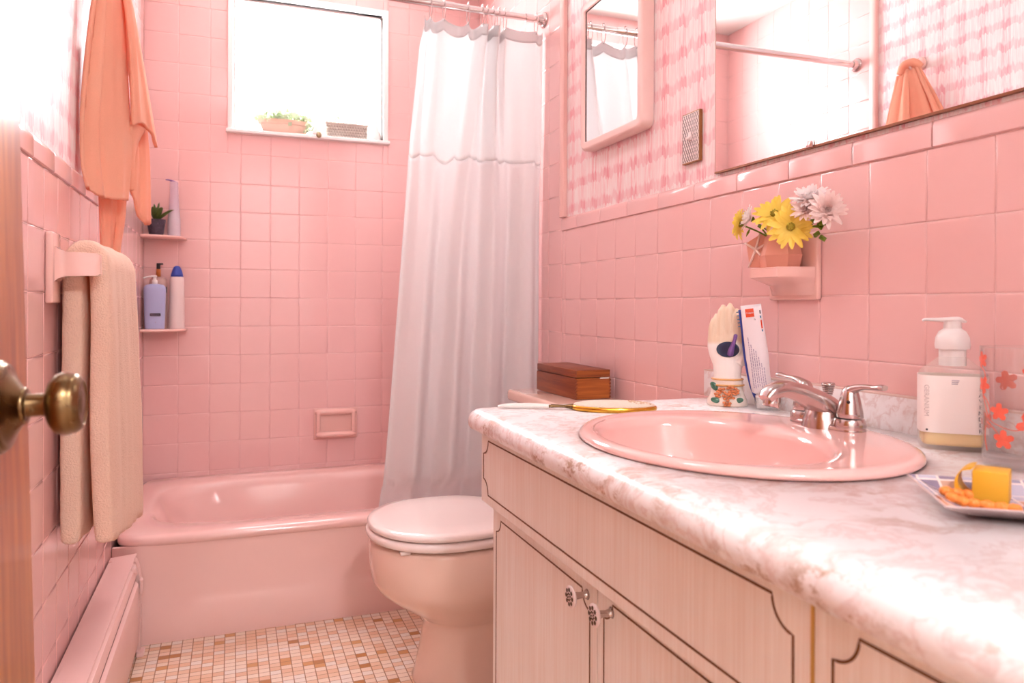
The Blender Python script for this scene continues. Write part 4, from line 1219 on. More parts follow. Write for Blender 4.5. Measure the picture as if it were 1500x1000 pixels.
bm = bmesh.new(); q0 = tb - tn*.012; e = [q0 + tw*-.008 + ax*.02, q0 + tw*-.0165 + ax*.22, q0 + tw*-.0215 + ax*.5, q0 + tw*-.0205 + ax*.75, q0 + tw*-.0195 + ax*.96]
tube(bm, e, [.0035, .0045, .0028, .0024, .0036], 10, 6); fin('handle', bm, M['blue'], t_)
bm = bmesh.new()
for q in range(5):
    p = q0 + tw*-.0195 + ax*(.80 + q*.035); tube(bm, [p, p - tw*.0075 + tn*.001], [.0011, .0009], 6, smooth=False)
fin('bristles', bm, M['teal'], t_)

# ------------------------------------------------------------------ wall tumbler shelf, vase, flowers
t_ = thing('wall_shelf', 'pink ceramic shelf fixture on the right wall holding the flower vase', 'shelf', (W, -1.91, .94))
bm = bmesh.new(); box(bm, (W - .011, -1.974, .9415), (W - .0002, -1.847, 1.062), .004, 3); fin('back_plate', bm, M['fixture'], t_, sharp=50)
bm = bmesh.new()
def trap(z, k, b=0): # plan outline of the shelf, k pulls it back to the plate
    xw = W - .009; pts = [(1.205 + b, -1.871 - b), (1.205 + b, -1.945 + b), (1.260, -1.969 + b), (xw, -1.969 + b), (xw, -1.853 - b), (1.260, -1.853 - b)]
    return [Vector((xw + (x - xw)*k, y, z)) for x, y in pts]
loft(bm, [trap(.950, .10, .002), trap(.968, .35, .002), trap(.980, .93, .001), trap(.9825, 1.0), trap(.9985, 1.0), trap(1.0, .985, .001)])
fin('shelf', bm, M['fixture'], t_, sharp=35)
vc = Vector((1.240, -1.908, 1.0003))
t_ = thing('star_vase', 'small faceted pink vase with a star-shaped front holding flowers', 'vase', vc)
bm = bmesh.new()
def pent(r_, z, x, n=6, rot=.0): return [Vector((x + r_*.62*math.cos(2*PI*i/n + rot), vc.y + r_*1.0*math.sin(2*PI*i/n + rot), vc.z + z)) for i in range(n)]
loft(bm, [pent(.044, 0, vc.x), pent(.050, .022, vc.x - .0005), pent(.034, .062, vc.x + .001), pent(.030, .062, vc.x + .001), pent(.028, .03, vc.x + .001)])
fin('body', bm, M['vase'], t_, smooth=False)
# five-point star of raised ribs on the camera-facing facet
sc = Vector((1.2135, -1.876, 1.0345)); sx_ = Vector((.45, -.89, 0)).normalized()
bm = bmesh.new(); tips = []
for k, (du, dz) in enumerate([(-.019, -.032), (.026, -.033), (.030, .018), (.003, .030), (-.026, .014)]):
    tips.append(sc + sx_*du + Vector((.006, 0, dz)))
for tpnt in tips: tube(bm, [sc, tpnt], [.0026, .0016], 6, smooth=False)
ball(bm, sc + Vector((-.002, 0, 0)), .002, 8)
fin('star_rib', bm, M['vaseedge'], t_)
bm = bmesh.new()
cv = bm.verts.new(sc + Vector((.001, 0, 0))); tv = [bm.verts.new(p + Vector((.003, 0, 0))) for p in tips]; bk = bm.verts.new(sc + Vector((.016, .004, 0)))
for i in range(5): bm.faces.new((cv, tv[i], tv[(i+1) % 5])); bm.faces.new((bk, tv[(i+1) % 5], tv[i]))
fin('star_face', bm, M['vase'], t_, smooth=False)

def petal(bm, m, L, w, curl, r0=.004, n=5, mi=0):
    A, B = [], []
    rows = []
    for i in range(n+1):
        f = i/n; ww = w * (math.sin(PI * min(f*.82 + .14, 1)) ** .6); z = curl*f*f*L
        rows.append([bm.verts.new(m @ Vector((r0 + L*f, -ww/2, z + .0008))), bm.verts.new(m @ Vector((r0 + L*f, 0, z - .0006))), bm.verts.new(m @ Vector((r0 + L*f, ww/2, z + .0008)))])
    for a, b in zip(rows, rows[1:]):
        for k in range(2): bm.faces.new((a[k], a[k+1], b[k+1], b[k])).material_index = mi
def flower(name, lab, cat, c, nrm, r, mp, centre=True, layers=2, npet=17, cup=.15, rnd=None, stem_to=None, grp=None):
    c = Vector(c); z = Vector(nrm).normalized(); x = z.cross(Vector((.3, .2, 1))).normalized(); y = z.cross(x)
    m = Matrix((x, y, z)).transposed().to_4x4(); m.translation = c
    o = thing(name, lab, cat, c, grp)
    bm = bmesh.new(); rnd = rnd or random.Random(int(c.x*1e4) + int(c.y*1e4))
    for ly in range(layers):
        n_ = max(7, npet - ly * 2)
        for i in range(n_):
            a = 2*PI*(i + .5*ly)/n_ + rnd.uniform(-.1, .1)
            tilt = cup + ly * .28 if not centre else cup + ly*.12
            mm = m @ Matrix.Rotation(a, 4, 'Z') @ Matrix.Rotation(-tilt + rnd.uniform(-.1, .1), 4, 'Y')
            petal(bm, mm, r * (1 - .16*ly) * rnd.uniform(.88, 1.05) - .003, r*.30, rnd.uniform(-.25, .05), .003)
    fin('petals', bm, mp, o, recalc=False)
    if centre:
        bm = bmesh.new(); ball(bm, m @ Vector((0, 0, .001)), (r*.19,)*3, 12)
        for i in range(18):
            a = i*2.4; q = r*.17*math.sqrt(i/18); ball(bm, m @ Vector((q*math.cos(a), q*math.sin(a), r*.17)), r*.035, 6)
        fin('centre', bm, M['ycentre'], o)
    bm = bmesh.new(); bs = m @ Vector((0, 0, -.002)); to = Vector(stem_to or (vc.x, vc.y, vc.z + .045))
    lathe(bm, [(.0015, -.006), (.004, -.004), (.0055, -.0005), (.001, 0)], 12, m)
    tube(bm, [bs, bs.lerp(to, .4) - z*.006, to], [.0016, .0014], 8, 6); fin('stem', bm, M['stemgreen'], o)
    return o
tocam = Vector((-.75, -.62, .1))
G = 'yellow daisies in the wall vase'
flower('yellow_daisy', 'lowest yellow daisy in the wall vase, facing forward at its right', 'flower', (1.2, -1.984, 1.066), (-.62, -.74, .0), .039, M['yellow'], npet=18)
flower('yellow_daisy', 'upper middle yellow daisy in the wall vase, tilted upward', 'flower', (1.212, -1.93, 1.094), (-.70, -.45, .48), .039, M['yellow'], npet=18)
flower('yellow_daisy', 'leftmost yellow daisy in the wall vase, seen side on', 'flower', (1.196, -1.853, 1.083), (-.35, .55, .10), .031, M['yellow'], npet=16)
flower('pink_mum', 'white-pink flower seen from the side between two yellow daisies', 'flower', (1.203, -1.877, 1.091), (-.75, .50, .30), .027, M['whitepetal'], False, 5, 16, .55)
flower('pink_mum', 'pale whitish mum topmost in the wall vase bouquet', 'flower', (1.222, -2.006, 1.110), (-.5, -.3, .75), .034, M['whitepetal'], False, 5, 18, .4)
flower('pink_mum', 'pale pink mum low between daisy and wall', 'flower', (1.212, -2.008, 1.092), (-.8, -.4, .3), .026, M['pinkpetal'], False, 5, 15, .5)
flower('pink_mum', 'pale pink mum furthest right in the wall vase bouquet', 'flower', (1.222, -2.044, 1.088), (-.55, -.8, .2), .034, M['pinkpetal'], False, 5, 18, .4)
bm = bmesh.new(); rnd = random.Random(3)
for i in range(14):
    p = Vector((1.232, -2.0 - rnd.uniform(0, .024), 1.066 + rnd.uniform(-.020, .02))); dd = Vector((-.5, -.8, rnd.uniform(-.7, .5))).normalized()
    tube(bm, [p, p + dd*.013, p + dd*.026], [.002, .0065, .0008], 8, 4, flat=.3)
tube(bm, [(1.236, -1.995, 1.07), (1.240, -1.95, 1.055), (1.240, -1.92, 1.045)], [.0022, .0018], 8, 5)
for p, dd in (((1.212, -1.888, 1.08), (-.3, -.6, -.5)), ((1.206, -1.868, 1.073), (-.3, .1, -.7))):
    p = Vector(p); dd = Vector(dd).normalized(); tube(bm, [p, p + dd*.007, p + dd*.015], [.002, .005, .001], 8, 4, flat=.4)
tube(bm, [(1.212, -1.888, 1.078), (1.235, -1.9, 1.045)], [.0016, .0016], 8, smooth=False)
tag(fin('leaf_sprig', bm, M['stemgreen']), 'green leaf sprig tucked among the flowers in the wall vase', 'leaves')

# ------------------------------------------------------------------ soap dispenser
c = Vector((1.2225, -2.2735, CT + .0003))
t_ = thing('soap_dispenser', 'clear soap dispenser with cream label and white pump at the counter\'s right', 'soap dispenser', c)
rz = Matrix.Translation(c) @ Matrix.Rotation(math.radians(-42), 4, 'Z')
def sq(a, b, z, n=4.5, seg=56): return [rz @ Vector((a*math.copysign(abs(math.cos(2*PI*i/seg))**(2/n), math.cos(2*PI*i/seg)), b*math.copysign(abs(math.sin(2*PI*i/seg))**(2/n), math.sin(2*PI*i/seg)), z)) for i in range(seg)]
BW, BD = .0405, .0265
bm = bmesh.new(); loft(bm, [sq(BW*.93, BD*.93, 0), sq(BW*.99, BD*.99, .003), sq(BW, BD, .01), sq(BW, BD, .098), sq(BW*.97, BD*.97, .103), sq(BW*.84, BD*.88, .109, 3), sq(BW*.56, BD*.75, .118, 2.4), sq(.0165, .0165, .124, 2), sq(.0155, .0155, .130, 2)], capt=False); fin('bottle', bm, M['soap'], t_)
bm = bmesh.new(); loft(bm, [sq(BW*.9, BD*.9, .006), sq(BW*.94, BD*.94, .010), sq(BW*.94, BD*.94, .086)]); fin('liquid', bm, M['liquid'], t_)
bm = bmesh.new(); rings = [[bm.verts.new(p) for p in sq(BW + .0006, BD + .0006, z)] for z in (.023, .0995)]
skin(bm, rings, 0, False, False); fin('label', bm, M['label'], t_)
bm = bmesh.new(); lathe(bm, [(.0165, .112), (.0165, .134), (.0205, .1345), (.0215, .14), (.0205, .15), (.0165, .158), (.011, .162), (.0105, .172)], 32, Matrix.Translation(c)); fin('collar', bm, M['white'], t_, sharp=50)
bm = bmesh.new(); pd = Vector((-.75, .62, 0)).normalized(); ct = c + Vector((0, 0, .174))
tube(bm, [ct - pd*.016 - Vector((0, 0, .003)), ct - pd*.008, ct, ct + pd*.016, ct + pd*.033, ct + pd*.036 - Vector((0, 0, .002))], [.004, .011, .0115, .0075, .005, .004], 16, 6, flat=.36); fin('pump_head', bm, M['white'], t_)
mface = rz @ frame3(Vector((0, -BD - .0009, 0)), (1, 0, 0), (0, 0, 1))
def onl(u, z): return mface @ Matrix.Translation((u, z, 0))
for i, ch in enumerate('LAVENDER'): lettering('lettering', ch, .0075, M['darkink'], t_, onl(.0285, .083 - i*.0079))
lettering('lettering', 'GERANIUM', .0085, simple('grey_print', 'd3c6c2', .6), t_, onl(-.0345, .066) @ Matrix.Rotation(-PI/2, 4, 'Z'))
bm = bmesh.new()
for q in range(3): box(bm, (-.005, .0935 - q*.0022 - .0004, 0), (.004 - q*.001, .0935 - q*.0022 + .0004, .0003), mat=mface)
fin('small_print', bm, M['ink'], t_)
bm = bmesh.new(); ball(bm, mface @ Vector((-.034, .027, .0004)), .0014, 8); fin('print_mark', bm, M['darkink'], t_)

# drinking glass with coral flowers
c = Vector((1.184, -2.388, CT + .0003)); GR = .0365; GH = .144
t_ = thing('drinking_glass', 'clear tumbler printed with coral red flowers and vines', 'glass', c)
bm = bmesh.new(); lathe(bm, [(GR*.86, 0), (GR*.9, .001), (GR*.93, .006), (GR, GH - .002), (GR - .0004, GH), (GR - .0016, GH - .001), (GR*.93 - .002, .010), (.001, .009)], 56, Matrix.Translation(c)); fin('tumbler', bm, M['glass'], t_)
def gp_(a, z, out=.0004): 
    r_ = GR*(.93 + .07*z/GH) + out; return c + Vector((r_*math.cos(a), r_*math.sin(a), z))
A0 = math.atan2(-3.013 + 2.395, .306 - 1.19)
def gflower(da, z, r_, rot=0):
    bm = bmesh.new()
    a = A0 + da; cv = bm.verts.new(gp_(a, z, .0006)); vs = []
    for q in range(20):
        th = 2*PI*q/20 + rot; rr_ = r_*(.55 + .45*abs(math.cos(2.5*(th - rot)))**.9)
        vs.append(bm.verts.new(gp_(a + rr_*math.cos(th)/GR, z + rr_*math.sin(th), .0006)))
    for q in range(20): bm.faces.new((cv, vs[q], vs[(q+1) % 20]))
    fin('flower_print', bm, M['coral'], t_, smooth=False, recalc=False)
for da, z, r_, ro in ((-1.12, .128, .0105, .5), (-1.05, .098, .011, 1.1), (-.45, .068, .011, .3), (-.32, .036, .012, 1.57), (.45, .055, .016, .8), (.5, .115, .012, .3), (1.0, .088, .011, .2), (1.3, .03, .012, .9), (2.4, .07, .013, .1), (3.4, .10, .013, .1), (4.2, .05, .013, .1)):
    gflower(da, z, r_, ro)
bm = bmesh.new()
for pts in ([(-1.2, .12), (-.95, .11), (-1.1, .09), (-.8, .06), (-.45, .052), (0, .048), (.45, .052)], [(-1.05, .085), (-.85, .078), (-.75, .068), (-.85, .06), (-.98, .064)], [(-.9, .055), (-.6, .047), (-.42, .04)], [(.45, .07), (.6, .09), (.5, .11)], [(-.9, .02), (-1.0, .035), (-.95, .05)]):
    tube(bm, [gp_(A0 + a, z, .0005) for a, z in pts], [.0005, .0004], 6, 8)
fin('vine_print', bm, M['coral'], t_)

# mosaic dish with ornament and orange beads
pa = Vector((.974, -2.421, 0)); u1 = Vector((-.58, -.815, 0)).normalized(); u2 = Vector((.85, -.527, 0)).normalized(); u2 = (u2 - u1*u2.dot(u1)).normalized()
pc = pa + u1*.066 + u2*.085 + Vector((0, 0, CT))
t_ = thing('mosaic_dish', 'square dish with a mosaic of grey and brown tiles at the counter\'s right edge', 'dish', pc, rot=(0, 0, math.atan2(u2.y, u2.x)))
def dq(a, b, z): return [pc + u2*x + u1*y + Vector((0, 0, z)) for x, y in ((-a, -b), (a, -b), (a, b), (-a, b))]
def dring(a, b, z, k=8):
    q = dq(a, b, z); out = []
    for i in range(4):
        for j in range(k): out.append(q[i].lerp(q[(i+1) % 4], j/k))
    return out
bm = bmesh.new(); loft(bm, [dring(.050, .035, .0004), dring(.056, .041, .0012), dring(.084, .066, .0130), dring(.085, .067, .0142)], 0, True, False)
loft(bm, [dring(.085, .067, .0142), dring(.083, .065, .0150)], 1, False, False); loft(bm, [dring(.083, .065, .0150), dring(.056, .041, .0040), dring(.05, .035, .0036), dring(.02, .014, .0036)], 2, False, True)
fin('dish', bm, [M['plateunder'], M['plateunder'], M['mosaicp']], t_, smooth=False)
oc = Vector((.990, -2.490, CT + .0042))
t_ = thing('amber_block', 'amber yellow hollowed block ornament on the mosaic dish', 'ornament', oc)
bm = bmesh.new()
mm = Matrix.Translation(oc) @ Matrix.Rotation(math.radians(-58), 4, 'Z')
box(bm, (-.004, -.016, 0), (.026, .018, .030), .0015, 2, mat=mm)
fin('block', bm, M['amber'], t_, sharp=40)
bm = bmesh.new()
rings = []
for q in range(15):
    a = math.radians(-20 + q*14.5); rr_ = .0145
    px_, pz_ = -.006 - .013*math.sin(a), .015 - rr_*math.cos(a)
    rings.append([bm.verts.new(mm @ Vector((px_ + dx, dy, max(pz_ + dz, .0004)))) for dx, dy, dz in ((-.0, -.014, 0), (0, .016, 0), (.003, .016, .003), (.003, -.014, .003))])
skin(bm, rings); fin('curl', bm, M['amber'], t_, sharp=50)
for nm, pts, lab in (('far', [(-.066, -.006, .0125), (-.052, -.008, .0105), (-.040, -.009, .0095), (-.028, -.008, .010), (-.022, -.004, .009)], 'orange bead strand on the mosaic dish, the far one of two'),
                     ('near', [(-.066, .014, .0115), (-.056, .019, .009), (-.044, .024, .0085), (-.030, .030, .0085), (-.018, .036, .009)], 'orange bead strand on the mosaic dish, the one nearest the camera')):
    path = cat_rom([pc + u2*a + u1*b + Vector((0, 0, z)) for a, b, z in pts], 5)
    bm = bmesh.new()
    for q, p in enumerate(path): ball(bm, p, (.0042 + .0009*math.sin(q*1.7),)*3, 10)
    tag(fin('bead_strand', bm, M['orangebead']), lab, 'beads', 'orange bead strands on the mosaic dish')

# ------------------------------------------------------------------ wall mirror, clips
t_ = thing('wall_mirror', 'large frameless mirror on the right wall above the sink', 'mirror', (W, -2.3, 1.216))
bm = bmesh.new(); box(bm, (W - .0065, YF + .03, 1.2165), (W - .0005, -1.6705, 2.02)); bmesh.ops.recalc_face_normals(bm, faces=bm.faces)
fin('glass', bm, M['mirror'], t_, smooth=False)
bm = bmesh.new(); box(bm, (W - .008, YF + .03, 1.2125), (W - .0005, -1.669, 1.2163)); fin('channel', bm, simple('bronze_channel', '8a5a40', .4, .5), t_, smooth=False)
bm = bmesh.new(); box(bm, (W - .0068, -1.6703, 1.2165), (W - .0008, -1.6685, 2.02)); fin('edge', bm, simple('mirror_edge', 'c39a88', .3), t_, smooth=False)
bm = bmesh.new(); box(bm, (W - .011, -1.961, 1.2135), (W - .0066, -1.943, 1.2255), .001); fin('clip', bm, M['steel'], t_, sharp=40)

# ------------------------------------------------------------------ pink mirror cabinet
t_ = thing('mirror_cabinet', 'pink medicine cabinet with a mirror door on the wallpapered wall', 'cabinet', (W, -1.24, 1.37))
bx = 1.243; y0, y1, z0, z1 = -1.409, -1.066, 1.372, 1.792
def rrect(ins, x, r_=.022, n=6):
    out = []
    for cyy, czz, a0 in ((y1 - ins - r_, z1 - ins - r_, 0), (y0 + ins + r_, z1 - ins - r_, PI/2), (y0 + ins + r_, z0 + ins + r_, PI), (y1 - ins - r_, z0 + ins + r_, 1.5*PI)):
        rr_ = r_
        for i in range(n+1): a = a0 + PI/2*i/n; out.append(Vector((x, cyy + rr_*math.cos(a), czz + rr_*math.sin(a))))
    return out
bm = bmesh.new()
loft(bm, [rrect(0, W - .0005), rrect(0, bx + .006), rrect(.0025, bx + .001), rrect(.006, bx)] , 0, True, False)
loft(bm, [rrect(.006, bx, .022), rrect(.019, bx, .014), rrect(.0235, bx + .0025, .006), rrect(.0245, bx + .007, .003)], 0, False, False)
fin('housing', bm, simple('pale_pink_cabinet', 'f6d3cc', .35), t_, sharp=50)
bm = bmesh.new(); loft(bm, [rrect(.0235, bx + .0075, .002), rrect(.0235, bx + .0055, .002)]); fin('mirror_door', bm, M['mirror'], t_, smooth=False)
bm = bmesh.new(); 
for ya in (y1 - .0245, ): box(bm, (bx + .004, ya - .0008, z0 + .025), (bx + .0055, ya + .0008, z1 - .025))
box(bm, (bx + .004, y0 + .025, z1 - .0253), (bx + .0055, y1 - .025, z1 - .0237)); fin('gasket', bm, M['dark'], t_, smooth=False)

# ------------------------------------------------------------------ switch plate
t_ = thing('switch_plate', 'brass lattice light switch plate between the cabinet and the wall mirror', 'light switch', (W, -1.58, 1.31))
sx0 = W - .009
y0, y1, z0, z1 = -1.6135, -1.5465, 1.2525, 1.3665
bm = bmesh.new(); box(bm, (sx0 + .001, y0, z0), (W - .0002, y1, z1), .0006); fin('plate', bm, simple('bronze_plate', '9a6b42', .35, .6), t_, smooth=False)
bm = bmesh.new(); box(bm, (sx0, y0 + .0025, z0 + .0025), (sx0 + .002, y1 - .0025, z1 - .0025)); fin('face', bm, M['bwhite'], t_, smooth=False)
bm = bmesh.new()
lw = .0007
wy_, hz_ = (y1 - y0 - .005), (z1 - z0 - .005)
yy0, zz0 = y0 + .0025, z0 + .0025
for sgn in (1, -1):
    for k in range(-12, 20):
        # line z = sgn*1.75*(y) + k*step clipped
        pts = []
        for i in range(61):
            yv = wy_*i/60; zv = sgn*1.9*yv + k*.0158 + (0 if sgn > 0 else 0)
            if 0 <= zv <= hz_: pts.append((yy0 + yv, zz0 + zv))
        if len(pts) > 2: tube(bm, [(sx0 - .0001, *pts[0]), (sx0 - .0001, *pts[-1])], [lw, lw], 6, smooth=False)
fin('lattice', bm, simple('grey_lattice', '8b7a78', .35, .7), t_)
bm = bmesh.new(); box(bm, (sx0 - .003, -1.586, 1.302), (sx0, -1.574, 1.322), .001); tube(bm, [(sx0, -1.58, 1.311), (sx0 - .012, -1.58, 1.304)], [.004, .003], 10, smooth=False); fin('toggle', bm, M['bwhite'], t_, sharp=40)

# ------------------------------------------------------------------ towel bar + towels
t_ = thing('towel_bar', 'pink ceramic towel bar on the left wall', 'towel bar', (0, -1.24, 1.0))
for yc_ in (-1.487, -.965):
    bm = bmesh.new(); box(bm, (.0005, yc_ - .034, .930), (.013, yc_ + .030, 1.056), .004, 3)
    loft(bm, [[Vector((x, yc_ + a, 1.0 + b)) for a, b in ((-w, -h), (w, -h), (w, h), (-w, h))] for x, w, h in ((.010, .024, .034), (.018, .019, .026), (.03, .0175, .0215), (.078, .0165, .020), (.082, .013, .017))])
    fin('bracket', bm, M['fixture'], t_, sharp=45)
bm = bmesh.new(); box(bm, (.050, -1.475, .990), (.070, -.975, 1.010), .003, 3); fin('bar', bm, M['fixture'], t_, sharp=45)

def nz(x, y, z, s=1): return mnoise.noise(Vector((x*s, y*s, z*s)))
def bartowel():
    bm = bmesh.new()
    NS, NY = 110, 90
    Y0_, YL_ = -1.452, .425
    def sec(s, f):
        zb_back = .492 - .03*f; zb_front = .488 - .075*f
        xb, xf = .030, .072
        top = 1.030; ra = .026
        L1 = top - ra - zb_back; L2 = PI*ra; L3 = top - ra - zb_front
        t = s * (L1 + L2 + L3); y = Y0_ + YL_*f
        if t < L1: return Vector((xb, y, zb_back + t)), Vector((-1, 0, 0)), -(L1 - t)/L1
        if t < L1 + L2:
            a = PI - (t - L1)/ra; return Vector(((xb + xf)/2 + (xf - xb)/2*math.cos(a), y, top - ra + ra*math.sin(a))), Vector((math.cos(a), 0, math.sin(a))), 0
        u = t - L1 - L2; q = u / L3
        return Vector((xf + .014*q, y, top - ra - u)), Vector((1, 0, 0)), q
    A, B = [], []
    for j in range(NY+1):
        f = j/NY; ra_, rb_ = [], []
        ed = min(f, 1-f)*NY/6; k = math.sqrt(max(0, 1 - (1 - min(1, ed))**2))
        for i in range(NS+1):
            s = i/NS; p, n, q = sec(s, f)
            e2 = min(s, 1-s)*NS/4; k2 = math.sqrt(max(0, 1 - (1 - min(1, e2))**2))
            th = .0195*(.6 + .4*k)*(.8 + .2*k2)
            g = abs(q)
            fold = 0
            if q > 0 or abs(n.z) > .1:
                w = f*13 + .7*math.sin(p.z*7)
                fold = (-.009*max(0, 1 - abs(((w/ (2*PI)) % 1) - .5)*7) + .003*math.sin(w*2.3))*min(1, .4 + g*1.5)
            p = p + n*fold
            p.x += .0025*nz(p.y*14, p.z*5, 2.2)
            p.y += .008*nz(p.z*6, 3.3, f*3) + ((.05*g)*(f - .35) if q > 0 else -.012*g)
            p.z += .004*nz(p.y*30, p.x*30, 1.7)*(1 if k2 < 1 else 0)
            ra_.append(p + n*th + n*.0012*nz(p.y*160, p.z*160, p.x*90)); rb_.append(p - n*th)
        A.append([bm.verts.new(Vector((max(v.x, .005), v.y, v.z))) for v in ra_]); B.append([bm.verts.new(Vector((max(v.x, .007), v.y, v.z))) for v in rb_])
    for j in range(NY):
        for i in range(NS):
            bm.faces.new((A[j][i], A[j][i+1], A[j+1][i+1], A[j+1][i])); bm.faces.new((B[j][i], B[j+1][i], B[j+1][i+1], B[j][i+1]))
    for i in range(NS):
        bm.faces.new((A[0][i], B[0][i], B[0][i+1], A[0][i+1])); bm.faces.new((A[NY][i], A[NY][i+1], B[NY][i+1], B[NY][i]))
    for j in range(NY):
        bm.faces.new((A[j][0], A[j+1][0], B[j+1][0], B[j][0])); bm.faces.new((A[j][NS], B[j][NS], B[j+1][NS], A[j+1][NS]))
    return bm
o = fin('bath_towel', bartowel(), M['towel'])
ss_ = o.modifiers.new('subd', 'SUBSURF'); ss_.levels = 1; ss_.render_levels = 1
tag(o, 'thick peach terry towel folded over the pink towel bar', 'towel')

# hook + hanging towel
t_ = thing('towel_hook', 'pink ornate hook on the left wallpaper holding the hanging towel', 'hook', (0, -1.08, 1.77))
bm = bmesh.new(); lathe(bm, [(.024, 0), (.024, .004), (.018, .008), (.006, .010)], 28, Matrix.Translation((.0005, -1.08, 1.775)) @ Matrix.Rotation(PI/2, 4, 'Y')); fin('rosette', bm, M['fixture'], t_)
bm = bmesh.new(); tube(bm, [(.006, -1.08, 1.77), (.03, -1.08, 1.755), (.045, -1.08, 1.752), (.052, -1.08, 1.768), (.05, -1.08, 1.778)], [.006, .005, .005, .005, .006], 12, 6); fin('hook_arm', bm, M['fixture'], t_)
def panel(bm, L, Rr, nu=30, nv=60, th=.006, creases=(), hem=None, bulge=0, flare=0):
    # L,R: edge polylines top to bottom; creases: (u, width, depth) valleys(-) / ridges(+) running down the cloth
    LP = cat_rom(L, 12); RP = cat_rom(Rr, 12)
    def at(lst, v): f = v*(len(lst)-1); k = min(int(f), len(lst)-2); return lst[k].lerp(lst[k+1], f-k)
    def fn(u, v):
        a = at(LP, v); b = at(RP, v); p = a.lerp(b, u); d_ = b - a; n = Vector((d_.y, -d_.x, 0)); n = n.normalized() if n.length > 1e-6 else Vector((1, 0, 0))
        if n.y > 0: n = -n
        w = bulge*math.sin(PI*u)
        for cu, cw, cd in creases:
            c_ = cu + .05*math.sin(v*4 + cu*9); w += 1.6*cd*math.exp(-((u - c_)/cw)**2)*(.55 + .45*math.sin(v*2.6 + cu*5))
        p = p + n*(w*min(1, .25 + v*1.6)) + Vector((0, 0, .0015*nz(u*20, v*20, 1)))
        p.x = max(p.x, .006)
        if hem: p.z += hem(u, v)
        return p
    sheet(bm, fn, nu, nv, th)
bm = bmesh.new()
# main fold, straight hem with a rounded lower left corner
panel(bm, [(.03, -1.10, 1.765), (.020, -1.20, 1.56), (.012, -1.25, 1.36), (.014, -1.255, 1.24), (.024, -1.25, 1.160)],
      [(.05, -1.06, 1.765), (.066, -1.08, 1.60), (.078, -1.10, 1.42), (.086, -1.12, 1.28), (.083, -1.14, 1.162)], nu=56, nv=80, th=.007,
      creases=((.10, .05, -.007), (.24, .08, .012), (.36, .045, -.020), (.55, .12, .010), (.80, .09, .006)), hem=lambda u, v: (.014*max(0, 1 - u*6) - .004*math.sin(PI*u))*v**8)
# overlapping right fold whose corner sticks out
panel(bm, [(.045, -1.07, 1.765), (.074, -1.10, 1.60), (.087, -1.118, 1.44), (.091, -1.122, 1.335)],
      [(.055, -1.05, 1.765), (.085, -1.03, 1.60), (.108, -1.02, 1.46), (.130, -1.01, 1.330)], nu=30, nv=60, th=.007,
      creases=((.25, .12, .006), (.55, .10, -.008), (.8, .1, .004)), hem=lambda u, v: (-.020*u + .026*math.sin(PI*u))*v**5)
# rolled under-fold
panel(bm, [(.088, -1.118, 1.345), (.080, -1.118, 1.300), (.079, -1.115, 1.25), (.083, -1.11, 1.19)],
      [(.108, -1.05, 1.345), (.094, -1.085, 1.30), (.088, -1.10, 1.25), (.085, -1.105, 1.19)], nu=12, nv=30, th=.008, bulge=.006)
panel(bm, [(.05, -1.045, 1.74), (.075, -1.05, 1.5), (.082, -1.065, 1.33), (.080, -1.075, 1.20)],
      [(.055, -1.03, 1.74), (.09, -1.0, 1.5), (.110, -1.0, 1.32), (.116, -1.0, 1.20)], nu=30, nv=60, th=.007,
      creases=((.2, .1, .006), (.42, .07, -.012), (.7, .12, .006)), hem=lambda u, v: -.080*math.sin(PI*min(u*.62, 1))*v**8)
# long narrow tail
panel(bm, [(.022, -1.13, 1.5), (.024, -1.135, 1.3), (.028, -1.14, 1.15), (.032, -1.14, 1.055)],
      [(.06, -1.09, 1.5), (.072, -1.09, 1.3), (.072, -1.09, 1.15), (.060, -1.09, 1.055)], nu=30, nv=60, th=.007,
      creases=((.3, .12, .010), (.62, .07, -.016), (.85, .1, .006)), hem=lambda u, v: -.03*math.sin(PI*u)*v**8)
tube(bm, [(.022, -1.10, 1.755), (.040, -1.085, 1.772), (.052, -1.06, 1.768), (.058, -1.045, 1.74)], [.014, .017, .017, .012], 14, 8)
o = fin('hanging_towel', bm, M['towelsmooth'])
tag(o, 'peach towel hanging in loose folds from the left wall hook', 'towel')

# ------------------------------------------------------------------ baseboard heater
t_ = thing('baseboard_heater', 'pink metal baseboard heater along the left wall', 'heater', (.04, -1.8, 0))
ya, yb = -2.18, -.786
def shell(outer, th, a, b, name, mat, sharp=30):
    bm = bmesh.new()
    inner = []
    n = len(outer)
    for i in range(n):
        p = Vector(outer[i]); q = Vector(outer[max(i-1, 0)]); r = Vector(outer[min(i+1, n-1)]); d_ = (r - q).normalized(); inner.append((p.x - d_.y*-th, p.y + d_.x*-th))
    prism(bm, list(outer) + inner[::-1], a, b, axis=1)
    return fin(name, bm, mat, t_, smooth=True, sharp=sharp)
shell([(.012, .256), (.0655, .2605), (.0665, .2575)], .0012, ya, yb, 'top_plate', M['heater'])
shell([(.060, .2475), (.0685, .243), (.0725, .232), (.0735, .222)], .0012, ya, yb - .04, 'damper', M['heater'])
shell([(.069, .205), (.0765, .198), (.0775, .19), (.0775, .045), (.072, .03)], .0012, ya, yb - .058, 'front_cover', M['heater'])
bm = bmesh.new(); box(bm, (.003, ya, .01), (.0055, yb, .252)); box(bm, (.0055, ya, .252), (.014, yb, .2545)); fin('back_plate', bm, M['heater'], t_, smooth=False)
bm = bmesh.new(); tube(bm, [(.035, ya, .1), (.035, yb - .01, .1)], .011, 16, smooth=False); fin('pipe', bm, simple('copper_pipe', 'b06a44', .4, .9), t_)
bm = bmesh.new()
for q in range(160): box(bm, (.012, ya + .01 + q*.0082, .06), (.060, ya + .0106 + q*.0082, .15))
